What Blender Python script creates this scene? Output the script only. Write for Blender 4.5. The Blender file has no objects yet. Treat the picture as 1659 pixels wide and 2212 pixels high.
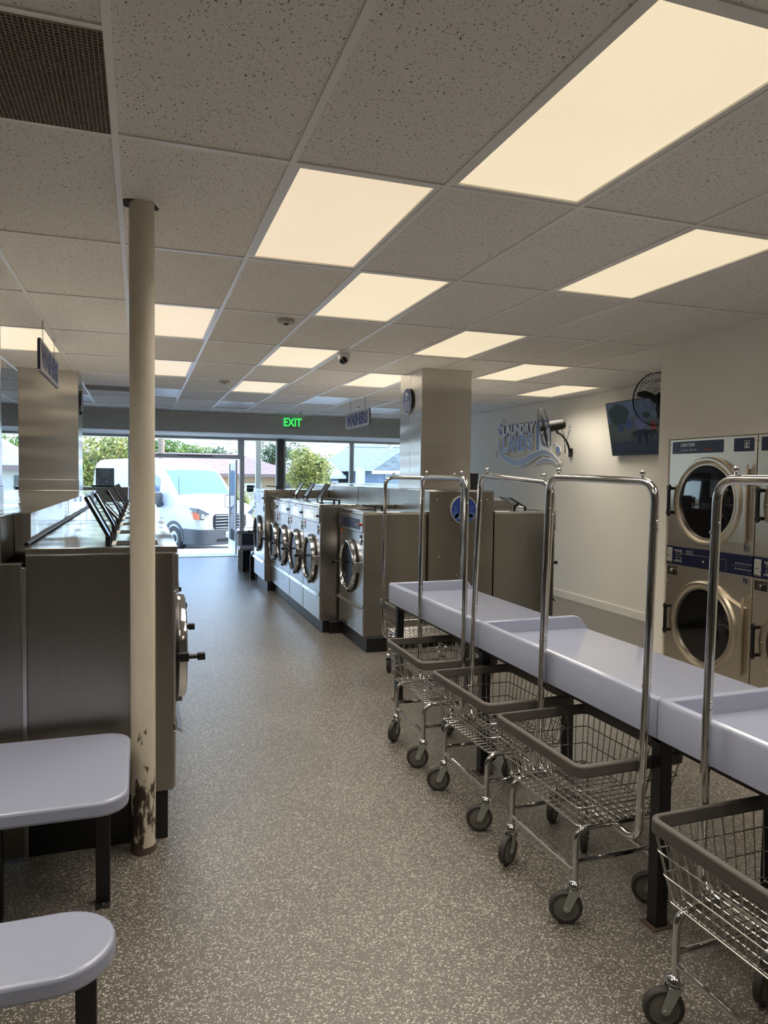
import bpy, bmesh, math, random
from math import sin, cos, pi, radians as R, sqrt
from mathutils import Vector, Matrix
random.seed(7)
S = bpy.context.scene
COL = S.collection
CH = 1.66; H = 1.1536; ZC = CH + H; XA = -.0787; Y1 = 2.647; GX = .6096; GY = 1.2192

# ------------------------------------------------------------------ materials
MATS = {}
def nt(name):
    m = bpy.data.materials.new(name); m.use_nodes = True
    n = m.node_tree; b = n.nodes['Principled BSDF']; MATS[name] = m
    return m, n, b
def pm(name, col, rough=.5, metal=0, spec=.5, coat=0, emit=None, es=1, alpha=1, trans=0):
    m, n, b = nt(name)
    b.inputs['Base Color'].default_value = (*col, 1); b.inputs['Roughness'].default_value = rough
    b.inputs['Metallic'].default_value = metal; b.inputs['Specular IOR Level'].default_value = spec
    b.inputs['Coat Weight'].default_value = coat; b.inputs['Transmission Weight'].default_value = trans
    if emit: b.inputs['Emission Color'].default_value = (*emit, 1); b.inputs['Emission Strength'].default_value = es
    return m
def nz(n, scale, detail=3, rough=.5, vec=None, kind='ShaderNodeTexNoise', scl=None):
    t = n.nodes.new(kind); t.inputs['Scale'].default_value = scale
    if kind == 'ShaderNodeTexNoise': t.inputs['Detail'].default_value = detail; t.inputs['Roughness'].default_value = rough
    tc = n.nodes.new('ShaderNodeNewGeometry'); out = tc.outputs['Position']
    if vec == 'obj': tc = n.nodes.new('ShaderNodeTexCoord'); out = tc.outputs['Object']
    if scl:
        mp = n.nodes.new('ShaderNodeMapping'); mp.inputs['Scale'].default_value = scl
        n.links.new(out, mp.inputs['Vector']); out = mp.outputs['Vector']
    n.links.new(out, t.inputs['Vector'])
    return t
def ramp(n, src, stops):
    r = n.nodes.new('ShaderNodeValToRGB'); e = r.color_ramp.elements
    while len(e) < len(stops): e.new(.5)
    for i, (p, c) in enumerate(stops):
        e[i].position = p; e[i].color = (*c, 1) if len(c) == 3 else c
    n.links.new(src, r.inputs['Fac']); return r
def bump(n, b, src, strength=.1, dist=.01):
    k = n.nodes.new('ShaderNodeBump'); k.inputs['Strength'].default_value = strength; k.inputs['Distance'].default_value = dist
    n.links.new(src, k.inputs['Height']); n.links.new(k.outputs['Normal'], b.inputs['Normal']); return k
def steel(name, col, rough, scl=(60, 60, .6), wav=.0, rv=.08, ws=(1, 1, .5)):
    m, n, b = nt(name)
    b.inputs['Metallic'].default_value = 1
    t = nz(n, 4, 4, .6, scl=scl)
    r = ramp(n, t.outputs['Fac'], [(.3, tuple(c * .97 for c in col)), (.7, tuple(min(1, c * 1.03) for c in col))])
    n.links.new(r.outputs['Color'], b.inputs['Base Color'])
    q = ramp(n, t.outputs['Fac'], [(.3, (rough - rv * .2,) * 3), (.7, (rough + rv * .2,) * 3)])
    n.links.new(q.outputs['Color'], b.inputs['Roughness'])
    if wav:
        w = nz(n, 2.2, 0, .4, scl=ws); bump(n, b, w.outputs['Fac'], wav, .03)
    return m
STEEL = steel('steel_brushed', (.34, .325, .30), .29, (9, 9, .5), wav=.2, ws=(1.3, 1, .4))
STEELP = steel('steel_polished', (.70, .69, .67), .13, (1.2, 14, 14), wav=.55, rv=.05)
STEELC = steel('steel_column', (.70, .67, .63), .24, (1.5, 1.5, 70), wav=.55, ws=(.3, .3, 2.6))
STEELF = steel('steel_front', (.64, .64, .64), .25, wav=.3, ws=(1, 1.6, .4))
STEELD = steel('steel_dryer', (.74, .67, .56), .33, (70, 70, 1.5), wav=.08)
CHROME = pm('chrome', (.62, .615, .61), .08, 1)
WIRE = pm('wire_chrome', (.42, .41, .39), .26, 1)
ZINC = pm('zinc_plate', (.42, .44, .42), .42, .75)
RIM = pm('grey_rim_plastic', (.075, .068, .060), .55)
RUBBER = pm('rubber', (.032, .029, .026), .6)
HUB = pm('wheel_hub_plastic', (.12, .112, .095), .45)
BLACK = pm('black_paint', (.006, .006, .0065), .38)
BLACKM = pm('black_matte', (.004, .004, .004), .8)
PLAST = pm('bench_plastic', (.34, .37, .48), .11, spec=.6)
m, n, PL = nt('bench_plastic_worn')
PL.inputs['Base Color'].default_value = (.27, .295, .40, 1); PL.inputs['Specular IOR Level'].default_value = 1; PL.inputs['Roughness'].default_value = .30
t = nz(n, 60, 5, .7); bump(n, PL, t.outputs['Fac'], .12, .004); PLASTW = m
NAVY = pm('navy_label', (.010, .014, .045), .28)
DARKG = pm('dark_glass', (.004, .004, .0045), .04, spec=.7)
DRUM = pm('washer_door_glass', (.006, .006, .007), .22, spec=.12)
WHITE = pm('white_print', (.75, .75, .74), .5)
SILVP = pm('silver_print', (.55, .55, .52), .35, .5)
RED = pm('red_print', (.5, .03, .02), .4)
ORANGE = pm('orange_sticker', (.55, .10, .03), .5)
BROWNS = pm('aluminium_dark', (.10, .105, .105), .35, .6)
ALU = pm('aluminium', (.74, .75, .74), .4, .1)
def wallm(name, col, bs=.12, sc=90):
    m, n, b = nt(name); b.inputs['Roughness'].default_value = .75
    t = nz(n, 1.2, 3); r = ramp(n, t.outputs['Fac'], [(.3, tuple(c * .94 for c in col)), (.7, col)])
    n.links.new(r.outputs['Color'], b.inputs['Base Color'])
    t2 = nz(n, sc, 4, .6); bump(n, b, t2.outputs['Fac'], bs, .004); return m
WALL = wallm('wall_paint', (.84, .81, .73))
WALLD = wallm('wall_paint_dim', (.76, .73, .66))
HEAD = wallm('header_paint', (.66, .67, .66))
STUCCO = wallm('stucco_soffit', (.86, .87, .84), .8, 40)
CREAM = wallm('canopy_cream', (.78, .66, .46))
# floor: epoxy with pale flakes
m, n, b = nt('floor_epoxy'); FLOOR = m
v = nz(n, 215, kind='ShaderNodeTexVoronoi'); v.feature = 'F1'
r1 = ramp(n, v.outputs['Color'], [(.0, (.080, .072, .063)), (.60, (.110, .100, .088)), (.80, (.152, .139, .121)), (.93, (.44, .42, .37))])
r1.color_ramp.interpolation = 'LINEAR'
sep = n.nodes.new('ShaderNodeSeparateColor'); n.links.new(v.outputs['Color'], sep.inputs[0]); n.links.new(sep.outputs[0], r1.inputs['Fac'])
big = nz(n, .9, 4); rb = ramp(n, big.outputs['Fac'], [(.3, (.86, .86, .86)), (.7, (1.08, 1.08, 1.08))])
mx = n.nodes.new('ShaderNodeMix'); mx.data_type = 'RGBA'; mx.blend_type = 'MULTIPLY'; mx.inputs[0].default_value = 1
n.links.new(r1.outputs['Color'], mx.inputs[6]); n.links.new(rb.outputs['Color'], mx.inputs[7]); n.links.new(mx.outputs[2], b.inputs['Base Color'])
t = nz(n, 70, 5, .65); bump(n, b, t.outputs['Fac'], .35, .006)
b.inputs['Roughness'].default_value = .31; b.inputs['Specular IOR Level'].default_value = .85
# ceiling tile with fissures
m, n, b = nt('ceiling_tile'); TILE = m; b.inputs['Roughness'].default_value = .95; b.inputs['Specular IOR Level'].default_value = .15
t = nz(n, 150, 2, .5, scl=(1, .6, 1)); t.inputs['Distortion'].default_value = .8
r1 = ramp(n, t.outputs['Fac'], [(.325, (.16, .13, .11)), (.375, (.88, .835, .775))])
wn = n.nodes.new('ShaderNodeTexWhiteNoise'); wn.noise_dimensions = '3D'
g = n.nodes.new('ShaderNodeNewGeometry'); mp = n.nodes.new('ShaderNodeVectorMath'); mp.operation = 'SUBTRACT'; mp.inputs[1].default_value = (XA, Y1, 0)
dv = n.nodes.new('ShaderNodeVectorMath'); dv.operation = 'DIVIDE'; dv.inputs[1].default_value = (GX, GY, 50)
fl = n.nodes.new('ShaderNodeVectorMath'); fl.operation = 'FLOOR'
n.links.new(g.outputs['Position'], mp.inputs[0]); n.links.new(mp.outputs[0], dv.inputs[0]); n.links.new(dv.outputs[0], fl.inputs[0]); n.links.new(fl.outputs[0], wn.inputs['Vector'])
rt = ramp(n, wn.outputs['Value'], [(0, (.90, .90, .90)), (1, (1, 1, 1))])
mx = n.nodes.new('ShaderNodeMix'); mx.data_type = 'RGBA'; mx.blend_type = 'MULTIPLY'; mx.inputs[0].default_value = 1
n.links.new(r1.outputs['Color'], mx.inputs[6]); n.links.new(rt.outputs['Color'], mx.inputs[7]); n.links.new(mx.outputs[2], b.inputs['Base Color'])
bump(n, b, t.outputs['Fac'], .3, .005)
TBAR = pm('ceiling_tbar', (.82, .80, .76), .35)
def diffm(name, col, st):
    m, n, b = nt(name); b.inputs['Base Color'].default_value = (.7, .7, .68, 1); b.inputs['Roughness'].default_value = .5
    t = nz(n, 1.6, 3, .6); r = ramp(n, t.outputs['Fac'], [(.3, tuple(c * .93 for c in col)), (.7, col)])
    n.links.new(r.outputs['Color'], b.inputs['Emission Color']); b.inputs['Emission Strength'].default_value = st; return m
LIT = diffm('diffuser_lit', (.86, .71, .47), .68); LITP = diffm('diffuser_lit_pink', (.83, .66, .45), .68)
OFF = pm('diffuser_off', (.72, .76, .80), .25)
# pole: cream paint, chipped and rusty
m, n, b = nt('pole_paint'); POLE = m; b.inputs['Roughness'].default_value = .55
t = nz(n, 9, 6, .7, 'obj', scl=(1.6, 1.6, .55))
g = n.nodes.new('ShaderNodeTexCoord'); sx = n.nodes.new('ShaderNodeSeparateXYZ'); n.links.new(g.outputs['Object'], sx.inputs[0])
mr = n.nodes.new('ShaderNodeMapRange'); mr.inputs['From Min'].default_value = 0; mr.inputs['From Max'].default_value = 1.25; mr.inputs['To Min'].default_value = .30; mr.inputs['To Max'].default_value = -.07
n.links.new(sx.outputs['Z'], mr.inputs['Value'])
ad = n.nodes.new('ShaderNodeMath'); ad.operation = 'SUBTRACT'; n.links.new(t.outputs['Fac'], ad.inputs[0]); n.links.new(mr.outputs[0], ad.inputs[1])
r1 = ramp(n, ad.outputs[0], [(.19, (.035, .022, .016)), (.235, (.10, .07, .05)), (.27, (.56, .51, .41)), (.7, (.66, .61, .51))])
n.links.new(r1.outputs['Color'], b.inputs['Base Color']); bump(n, b, ad.outputs[0], .25, .01)
RUST = wallm('rust', (.07, .045, .035), .8, 60)
# exterior
WPAINT = pm('van_white', (.50, .50, .50), .3, coat=.3)
VGREY = pm('van_grey_plastic', (.055, .057, .060), .5)
VGLASS = pm('van_glass', (.10, .16, .22), .05, spec=.9)
HEADL = pm('headlamp', (.05, .055, .065), .12)
ASPH = wallm('asphalt', (.36, .36, .35), .5, 60)
CONC = wallm('concrete', (.68, .66, .62), .3, 30)
GRASSD = wallm('dry_grass', (.30, .23, .10), .8, 30)
GRASSG = wallm('green_lawn', (.13, .22, .06), .8, 30)
def roofm(name, a, c2):
    m, n, b = nt(name); b.inputs['Roughness'].default_value = .9
    t = nz(n, 3.5, 5, .7, scl=(1, 1, 3)); r = ramp(n, t.outputs['Fac'], [(.35, a), (.65, c2)]); n.links.new(r.outputs['Color'], b.inputs['Base Color']); return m
ROOFR = roofm('roof_red', (.17, .105, .095), (.23, .155, .14)); ROOFG = roofm('roof_grey', (.15, .16, .155), (.30, .31, .30)); ROOFT = roofm('roof_tan', (.17, .16, .15), (.26, .25, .24))
HTAN = pm('house_tan', (.40, .28, .17), .9); HBLUE = pm('house_blue', (.20, .25, .34), .9); HCREAM = pm('house_cream', (.45, .43, .36), .9)
TRIMW = pm('trim_white', (.72, .73, .73), .7); TRIMB = pm('trim_brown', (.20, .14, .12), .8)
BARK = pm('bark', (.16, .12, .10), .9); YEL = pm('yellow_paint', (.65, .42, .08), .6)
def leafm(name, a, c2):
    m, n, b = nt(name); b.inputs['Roughness'].default_value = .6
    t = nz(n, 2.2, 4, .7); r = ramp(n, t.outputs['Fac'], [(.35, a), (.65, c2)]); n.links.new(r.outputs['Color'], b.inputs['Base Color'])
    tr = n.nodes.new('ShaderNodeBsdfTranslucent'); n.links.new(r.outputs['Color'], tr.inputs['Color'])
    ms = n.nodes.new('ShaderNodeMixShader'); ms.inputs[0].default_value = .35
    o = n.nodes['Material Output']; n.links.new(b.outputs[0], ms.inputs[1]); n.links.new(tr.outputs[0], ms.inputs[2]); n.links.new(ms.outputs[0], o.inputs[0]); return m
LEAFY = leafm('leaf_yellow', (.12, .17, .03), (.44, .38, .10)); LEAFG = leafm('leaf_green', (.07, .15, .03), (.23, .31, .07)); LEAFD = leafm('leaf_dark', (.05, .09, .04), (.14, .19, .09))
m = bpy.data.materials.new('window_glass'); m.use_nodes = True; GLASS = m; n = m.node_tree; n.nodes.clear()
o = n.nodes.new('ShaderNodeOutputMaterial'); ms = n.nodes.new('ShaderNodeMixShader'); tb = n.nodes.new('ShaderNodeBsdfTransparent'); gb = n.nodes.new('ShaderNodeBsdfGlossy'); gb.inputs['Roughness'].default_value = .02
tb.inputs['Color'].default_value = (.95, .97, .96, 1)
fr = n.nodes.new('ShaderNodeFresnel'); fr.inputs['IOR'].default_value = 1.45
n.links.new(fr.outputs[0], ms.inputs[0]); n.links.new(tb.outputs[0], ms.inputs[1]); n.links.new(gb.outputs[0], ms.inputs[2]); n.links.new(ms.outputs[0], o.inputs[0])
EXITG = pm('exit_green', (.02, .3, .05), .5, emit=(.05, 1, .15), es=.9)

# ------------------------------------------------------------------ mesh helpers
class MB:
    def __init__(s): s.bm = bmesh.new()
    def box(s, x0, x1, y0, y1, z0, z1):
        v = [s.bm.verts.new((x, y, z)) for x in (x0, x1) for y in (y0, y1) for z in (z0, z1)]
        for f in ((0, 1, 3, 2), (4, 6, 7, 5), (0, 4, 5, 1), (2, 3, 7, 6), (0, 2, 6, 4), (1, 5, 7, 3)): s.bm.faces.new([v[i] for i in f])
        return s
    def loft(s, rings, closed=False, caps=True):
        V = [[s.bm.verts.new(p) for p in r] for r in rings]; m = len(V[0]); k = len(V)
        for i in range(k if closed else k - 1):
            a, b = V[i], V[(i + 1) % k]
            for j in range(m): s.bm.faces.new((a[j], a[(j + 1) % m], b[(j + 1) % m], b[j]))
        if caps and not closed: s.bm.faces.new(V[0][::-1]); s.bm.faces.new(V[-1])
        return s
    def tube(s, pts, r, n=8, closed=False, caps=True):
        P = [Vector(p) for p in pts]; k = len(P); rings = []; up = None
        for i in range(k):
            a = P[i - 1] if (i or closed) else P[0]; b = P[(i + 1) % k] if (i < k - 1 or closed) else P[i]
            t = (b - a).normalized()
            if up is None: up = Vector((0, 0, 1)) if abs(t.z) < .9 else Vector((1, 0, 0))
            u = (up - t * up.dot(t)).normalized(); w = t.cross(u); up = u
            rr = r[i] if isinstance(r, (list, tuple)) else r
            rings.append([P[i] + (u * cos(2 * pi * j / n) + w * sin(2 * pi * j / n)) * rr for j in range(n)])
        return s.loft(rings, closed, caps)
    def cyl(s, a, b, r, n=20, r2=None): return s.tube([a, b], [r, r if r2 is None else r2], n)
    def lathe(s, prof, c=(0, 0, 0), ax='x', n=40, closed=False):
        c = Vector(c); rings = []
        for (r, h) in prof:
            ring = []
            for j in range(n):
                a = 2 * pi * j / n; u, w = r * cos(a), r * sin(a)
                ring.append(c + Vector({'x': (h, u, w), 'y': (u, h, w), 'z': (u, w, h)}[ax]))
            rings.append(ring)
        return s.loft(rings, closed, not closed and True)
    def prism(s, poly, pl, d0, d1):
        f = {'xy': lambda a, b, d: (a, b, d), 'xz': lambda a, b, d: (a, d, b), 'yz': lambda a, b, d: (d, a, b)}[pl]
        A = [s.bm.verts.new(f(a, b, d0)) for a, b in poly]; B = [s.bm.verts.new(f(a, b, d1)) for a, b in poly]; k = len(poly)
        s.bm.faces.new(A[::-1]); s.bm.faces.new(B)
        for i in range(k): s.bm.faces.new((A[i], A[(i + 1) % k], B[(i + 1) % k], B[i]))
        return s
    def sph(s, c, r, sc=(1, 1, 1), n=12):
        mt = Matrix.Translation(c) @ Matrix.Diagonal((*[k * r for k in sc], 1)); bmesh.ops.create_uvsphere(s.bm, u_segments=n, v_segments=max(6, n // 2), radius=1, matrix=mt); return s
    def quad(s, *p): s.bm.faces.new([s.bm.verts.new(q) for q in p]); return s
    def build(s, name, mat, parent=None, bev=0, smooth=None, loc=None, rot=None, seg=2):
        bmesh.ops.recalc_face_normals(s.bm, faces=s.bm.faces)
        me = bpy.data.meshes.new(name); s.bm.to_mesh(me); s.bm.free()
        me.materials.append(mat)
        o = bpy.data.objects.new(name, me); COL.objects.link(o)
        if smooth is None: smooth = True
        if smooth:
            for p in me.polygons: p.use_smooth = True
            try: me.set_sharp_from_angle(angle=R(35))
            except Exception: pass
        if parent: o.parent = parent
        if loc: o.location = loc
        if rot: o.rotation_euler = rot
        if bev:
            b = o.modifiers.new('bevel', 'BEVEL'); b.width = bev; b.segments = seg; b.limit_method = 'ANGLE'; b.angle_limit = R(40); b.harden_normals = False
        return o
def rrect(x0, x1, y0, y1, r, n=6):
    p = []
    for cx, cy, a0 in ((x1 - r, y1 - r, 0), (x0 + r, y1 - r, 90), (x0 + r, y0 + r, 180), (x1 - r, y0 + r, 270)):
        for i in range(n + 1): a = R(a0 + 90 * i / n); p.append((cx + r * cos(a), cy + r * sin(a)))
    return p
def fillet(pts, r, n=6):
    P = [Vector(p) for p in pts]; out = [P[0]]
    for i in range(1, len(P) - 1):
        a, b, c = P[i - 1], P[i], P[i + 1]; u = (a - b).normalized(); w = (c - b).normalized()
        ang = u.angle(w); d = min(r / math.tan(ang / 2), (a - b).length * .49, (c - b).length * .49) if ang < 3.1 else 0
        if d == 0: out.append(b); continue
        p0, p1 = b + u * d, b + w * d
        for k in range(n + 1): t = k / n; out.append(p0 * (1 - t) ** 2 + b * 2 * t * (1 - t) + p1 * t * t)
    out.append(P[-1]); return out
def catmull(P, n=5, closed=False):
    k = len(P); out = []
    for i in range(k if closed else k - 1):
        g = lambda j: P[j % k] if closed else P[max(0, min(k - 1, j))]
        a, b, c, d = g(i - 1), g(i), g(i + 1), g(i + 2)
        for q in range(n):
            t = q / n; out.append(tuple(.5 * (2 * b[m] + (c[m] - a[m]) * t + (2 * a[m] - 5 * b[m] + 4 * c[m] - d[m]) * t * t + (3 * b[m] - a[m] - 3 * c[m] + d[m]) * t ** 3) for m in range(len(b))))
    if not closed: out.append(tuple(P[-1]))
    return out
def inset(poly, d):
    k = len(poly); A = sum(poly[i][0] * poly[(i + 1) % k][1] - poly[(i + 1) % k][0] * poly[i][1] for i in range(k)); sg = 1 if A > 0 else -1; out = []
    for i in range(k):
        a, b, c = Vector(poly[i - 1]), Vector(poly[i]), Vector(poly[(i + 1) % k])
        t = ((b - a).normalized() + (c - b).normalized())
        if t.length < 1e-4: t = Vector((-(b - a).y, (b - a).x))
        t.normalize(); nn = Vector((-t.y, t.x)) * sg; out.append(tuple(b + nn * d))
    return out
FM = {'nx': Matrix(((0, 0, -1), (-1, 0, 0), (0, 1, 0))), 'px': Matrix(((0, 0, 1), (1, 0, 0), (0, 1, 0))), 'ny': Matrix(((1, 0, 0), (0, 0, -1), (0, 1, 0))), 'py': Matrix(((-1, 0, 0), (0, 0, 1), (0, 1, 0)))}
def text(name, s, size, mat, parent, loc, face='nx', ext=.0008, off=0, shear=0, mirror=False, sp=1, sx=1, al='CENTER', tilt=0, bevel=0):
    cu = bpy.data.curves.new('t', 'FONT'); cu.body = s; cu.size = size; cu.extrude = ext; cu.offset = off; cu.shear = shear
    cu.align_x = al; cu.align_y = 'CENTER'; cu.space_character = sp; cu.space_line = .9; cu.resolution_u = 4; cu.bevel_depth = bevel
    to = bpy.data.objects.new('t', cu); COL.objects.link(to); bpy.context.view_layer.update()
    me = bpy.data.meshes.new_from_object(to.evaluated_get(bpy.context.evaluated_depsgraph_get()))
    bpy.data.objects.remove(to); bpy.data.curves.remove(cu)
    M3 = FM[face] @ Matrix.Rotation(tilt, 3, 'Z') @ Matrix.Diagonal((-sx if mirror else sx, 1, 1)); me.transform(M3.to_4x4())
    me.name = name; me.materials.clear(); me.materials.append(mat)
    o = bpy.data.objects.new(name, me); COL.objects.link(o); o.parent = parent; o.location = loc; return o
def empty(name, label=None, cat=None, loc=(0, 0, 0), rz=0, group=None):
    o = bpy.data.objects.new(name, None); COL.objects.link(o); o.location = loc; o.rotation_euler = (0, 0, rz); o.empty_display_size = .1
    return tag(o, label, cat, group)
def tag(o, label=None, cat=None, group=None, kind=None):
    if label: o['label'] = label
    if cat: o['category'] = cat
    if group: o['group'] = group
    if kind: o['kind'] = kind
    return o
def st(o): o['kind'] = 'structure'; return o
def dup(root, loc=None, rz=None, label=None, parent=None):
    c = root.copy(); COL.objects.link(c)
    if parent: c.parent = parent
    if loc is not None: c.location = loc
    if rz is not None: c.rotation_euler = (0, 0, rz)
    if label: c['label'] = label
    for ch in list(root.children): dup(ch, parent=c)
    return c

# ------------------------------------------------------------------ shell
st(MB().box(-7, 5.75, -4.5, 15.2, -.12, 0).build('floor', FLOOR, smooth=False))
YH = 13.5
lit = {(1, 1): 'square-looking lit panel left of the largest ceiling light', (2, 0): 'largest lit ceiling panel in the top right corner', (2, 2): 'lit ceiling panel second along the middle row, before the white camera dome',
 (4, 1): 'long lit ceiling panel at the right edge above the dryers', (0, 3): 'lit ceiling panel just right of the cream pole, nearer one', (0, 5): 'lit ceiling panel just right of the cream pole, second one back',
 (2, 4): 'lit ceiling panel touching the white camera dome', (4, 3): 'lit ceiling panel in front of the steel column, right of the camera dome', (2, 6): 'lit ceiling panel beyond the camera dome, last lit one of its row',
 (4, 5): 'lit ceiling panel partly hidden behind the right steel column', (6, 4): 'lit ceiling panel just right of the top of the right steel column', (8, 5): 'lit ceiling panel nearest the lettered wall logo',
 (-2, 4): 'lit ceiling panel behind the left hanging sign', (-4, 2): '', (0, -1): '', (2, -2): '', (4, -1): '', (-2, 0): '', (-4, 0): '', (-4, 4): ''}  # cells with an empty label: unseen lit panels added for reflections
off = {(0, 7): 'unlit ceiling panel right of the cream pole near the front windows', (2, 8): 'unlit grey ceiling panel nearest the front wall, left of the green exit sign', (4, 7): 'unlit ceiling panel before the hanging sign on the right',
 (6, 8): 'unlit ceiling panel left of the right steel column near the front wall', (8, 7): 'unlit ceiling panel right of the right steel column near the front wall', (-2, 8): 'unlit ceiling panel beside the left steel column'}
# ceiling with the pole hole left rough: slab made of cells so light housings sit in it
c0, c1, r0, r1_ = -12, 10, -5, 10
mb = MB()
for c in range(c0, c1):
    for r in range(r0, r1_):
        if (c, r) in lit or (c, r) in off: continue
        x0, x1 = XA + GX * c, XA + GX * (c + 1); y0, y1 = Y1 + GY * (r - 1), Y1 + GY * r
        if y0 > YH: continue
        y1 = min(y1, YH)
        mb.box(x0, x1, y0, y1, ZC, ZC + .02)
ceil = st(mb.build('ceiling', TILE, smooth=False))
mb = MB(); xm0, xm1 = XA + GX * c0, XA + GX * c1; ym0 = Y1 + GY * (r0 - 1)
for c in range(c0, c1 + 1): mb.box(XA + GX * c - .012, XA + GX * c + .012, ym0, YH, ZC - .007, ZC + .004)
for r in range(r0, r1_ + 1):
    y = Y1 + GY * (r - 1)
    if y < YH:
        mb.box(xm0, xm1, y - .012, y + .012, ZC - .0065, ZC + .004)
# the half-length return-air bays
for r, fr_ in ((0, .5), (7, .45)):
    y = Y1 + GY * (r - 1 + fr_); mb.box(XA - GX, XA, y - .012, y + .012, ZC - .0065, ZC + .004)
mb.build('grid_bars', TBAR, ceil, smooth=False)
MB().box(xm0, xm1, ym0, YH, ZC + .25, ZC + .3).build('roof_deck', BLACKM, ceil, smooth=False)
def troffer(c, r, on, label):
    x0, x1 = XA + GX * c, XA + GX * (c + 1); y0, y1 = Y1 + GY * (r - 1), Y1 + GY * r
    cx, cy = (x0 + x1) / 2, (y0 + y1) / 2
    e = empty('ceiling_light', label or 'added unseen ceiling light panel for reflections', 'ceiling light', (cx, cy, ZC), group='recessed ceiling light panels')
    hx, hy = GX / 2 - .013, GY / 2 - .013; mb = MB(); w = .022
    mb.box(-hx, -hx + w, -hy, hy, -.004, .02).box(hx - w, hx, -hy, hy, -.004, .02).box(-hx + w, hx - w, -hy, -hy + w, -.004, .02).box(-hx + w, hx - w, hy - w, hy, -.004, .02)
    mb.box(-hx, hx, -hy, hy, .02, .10)
    mb.build('frame', TBAR, e, smooth=False)
    MB().box(-hx + w, hx - w, -hy + w, hy - w, .004, .018).build('diffuser', (LITP if (c, r) in ((1, 1), (0, 3), (0, 5)) else LIT) if on else OFF, e, smooth=False)
    if on:
        L = bpy.data.lights.new('lamp_tubes', 'AREA'); L.shape = 'RECTANGLE'; L.size = .52; L.size_y = 1.1; L.energy = 10.5; L.color = (1, .91, .78); L.spread = R(130)
        lo = bpy.data.objects.new('lamp_tubes', L); COL.objects.link(lo); lo.parent = e; lo.location = (0, 0, -.006)
for (c, r), l in lit.items(): troffer(c, r, True, l)
for (c, r), l in off.items(): troffer(c, r, False, l)
# return-air grilles
for r, f0, f1, lab in ((0, .5, 1, 'dark brown egg-crate return-air grille in the top left corner'), (7, 0, .45, 'small far return-air grille in the ceiling left of the cream pole')):
    x0, x1 = XA - GX + .012, XA - .012; y0, y1 = Y1 + GY * (r - 1 + f0) + .012, Y1 + GY * (r - 1 + f1) - .012
    e = empty('return_air_grille', lab, 'vent', ((x0 + x1) / 2, (y0 + y1) / 2, ZC))
    hx, hy = (x1 - x0) / 2, (y1 - y0) / 2; GR = pm('grille_brown', (.34, .29, .24), .6)
    mb = MB(); k = 44; 
    for i in range(k + 1): x = -hx + 2 * hx * i / k; mb.box(x - .0009, x + .0009, -hy, hy, -.010, -.0005)
    kk = int(k * hy / hx)
    for i in range(kk + 1): y = -hy + 2 * hy * i / kk; mb.box(-hx, hx, y - .0009, y + .0009, -.010, -.0005)
    g = mb.build('egg_crate_core', GR, e, smooth=False)
    MB().box(-hx, hx, -hy, hy, -.0004, -.0001).build('dark_backing', pm('grille_back', (.10, .085, .065), .9), e, smooth=False)
# walls
st(MB().box(5.67, 5.82, 4.9, 15.2, 0, ZC + .3).build('wall_right', WALL, smooth=False))
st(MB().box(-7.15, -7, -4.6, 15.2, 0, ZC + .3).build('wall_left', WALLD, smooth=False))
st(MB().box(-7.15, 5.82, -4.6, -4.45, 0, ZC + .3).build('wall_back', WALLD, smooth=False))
mb = MB(); XD = 4.12
mb.box(XD, XD + .12, 4.84, 4.967, 0, ZC + .05).box(XD, XD + .12, -4.5, 4.84, 2.007, ZC + .05).box(XD + .12, 5.7, 4.85, 4.967, 0, ZC + .05)
mb.box(XD - .006, XD, 4.845, 4.925, 0, 2.09).box(XD - .006, XD, -4.5, 4.845, 2.010, 2.09)
mb.box(XD, XD + .12, -4.5, 3.06, 0, 2.007)
st(mb.build('wall_dryers', WALL, smooth=False))
st(MB().box(5.655, 5.67, 5, 15, 0, .10).build('baseboard_right', WALL, smooth=False, bev=.003))
# front header, soffit, canopy
YW = 15.1
hd = st(MB().box(-7, 5.67, YH, YW + .1, 2.46, ZC + .3).build('wall_front', HEAD, smooth=False))
MB().box(-7, 5.67, YH + .002, YW - .04, 2.4585, 2.4602).build('soffit_underside', STUCCO, hd, smooth=False)
MB().box(-7, 5.67, YH - .02, YH, ZC - .03, ZC - .004).build('wall_angle', TBAR, hd, smooth=False)
cn = st(MB().box(-8, 6.1, YW + .1, 16.0, 2.44, 2.62).build('trim_1', CREAM, smooth=False))
# ------------------------------------------------------------------ storefront
def frame_win(name, x0, x1, z0, z1, mat=ALU, w=.045):
    f = st(MB().box(x0, x0 + w, YW - .04, YW + .06, z0, z1).box(x1 - w, x1, YW - .04, YW + .06, z0, z1).box(x0 + w, x1 - w, YW - .04, YW + .06, z1 - w, z1).box(x0 + w, x1 - w, YW - .04, YW + .06, z0, z0 + w).build(name, mat, bev=.003, smooth=False))
    MB().box(x0 + w, x1 - w, YW + .005, YW + .011, z0 + w, z1 - w).build('pane', GLASS, f, smooth=False); return f
frame_win('window_1', -5.2, -2.6, .1, 2.46)
frame_win('window_2', -2.6, -.18, .1, 2.46)
frame_win('window_3', 2.0, 2.76, .05, 2.46)
frame_win('window_4', 2.87, 4.37, .1, 2.46)
frame_win('window_5', 4.37, 5.67, .1, 2.46)
st(MB().box(2.745, 2.87, YW - .07, YW + .07, 0, 2.47).build('trim_2', BROWNS, bev=.004, smooth=False))
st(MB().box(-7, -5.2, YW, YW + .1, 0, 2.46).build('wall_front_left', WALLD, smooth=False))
frame_win('window_6', -.18, 1.96, 2.05, 2.46)
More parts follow.
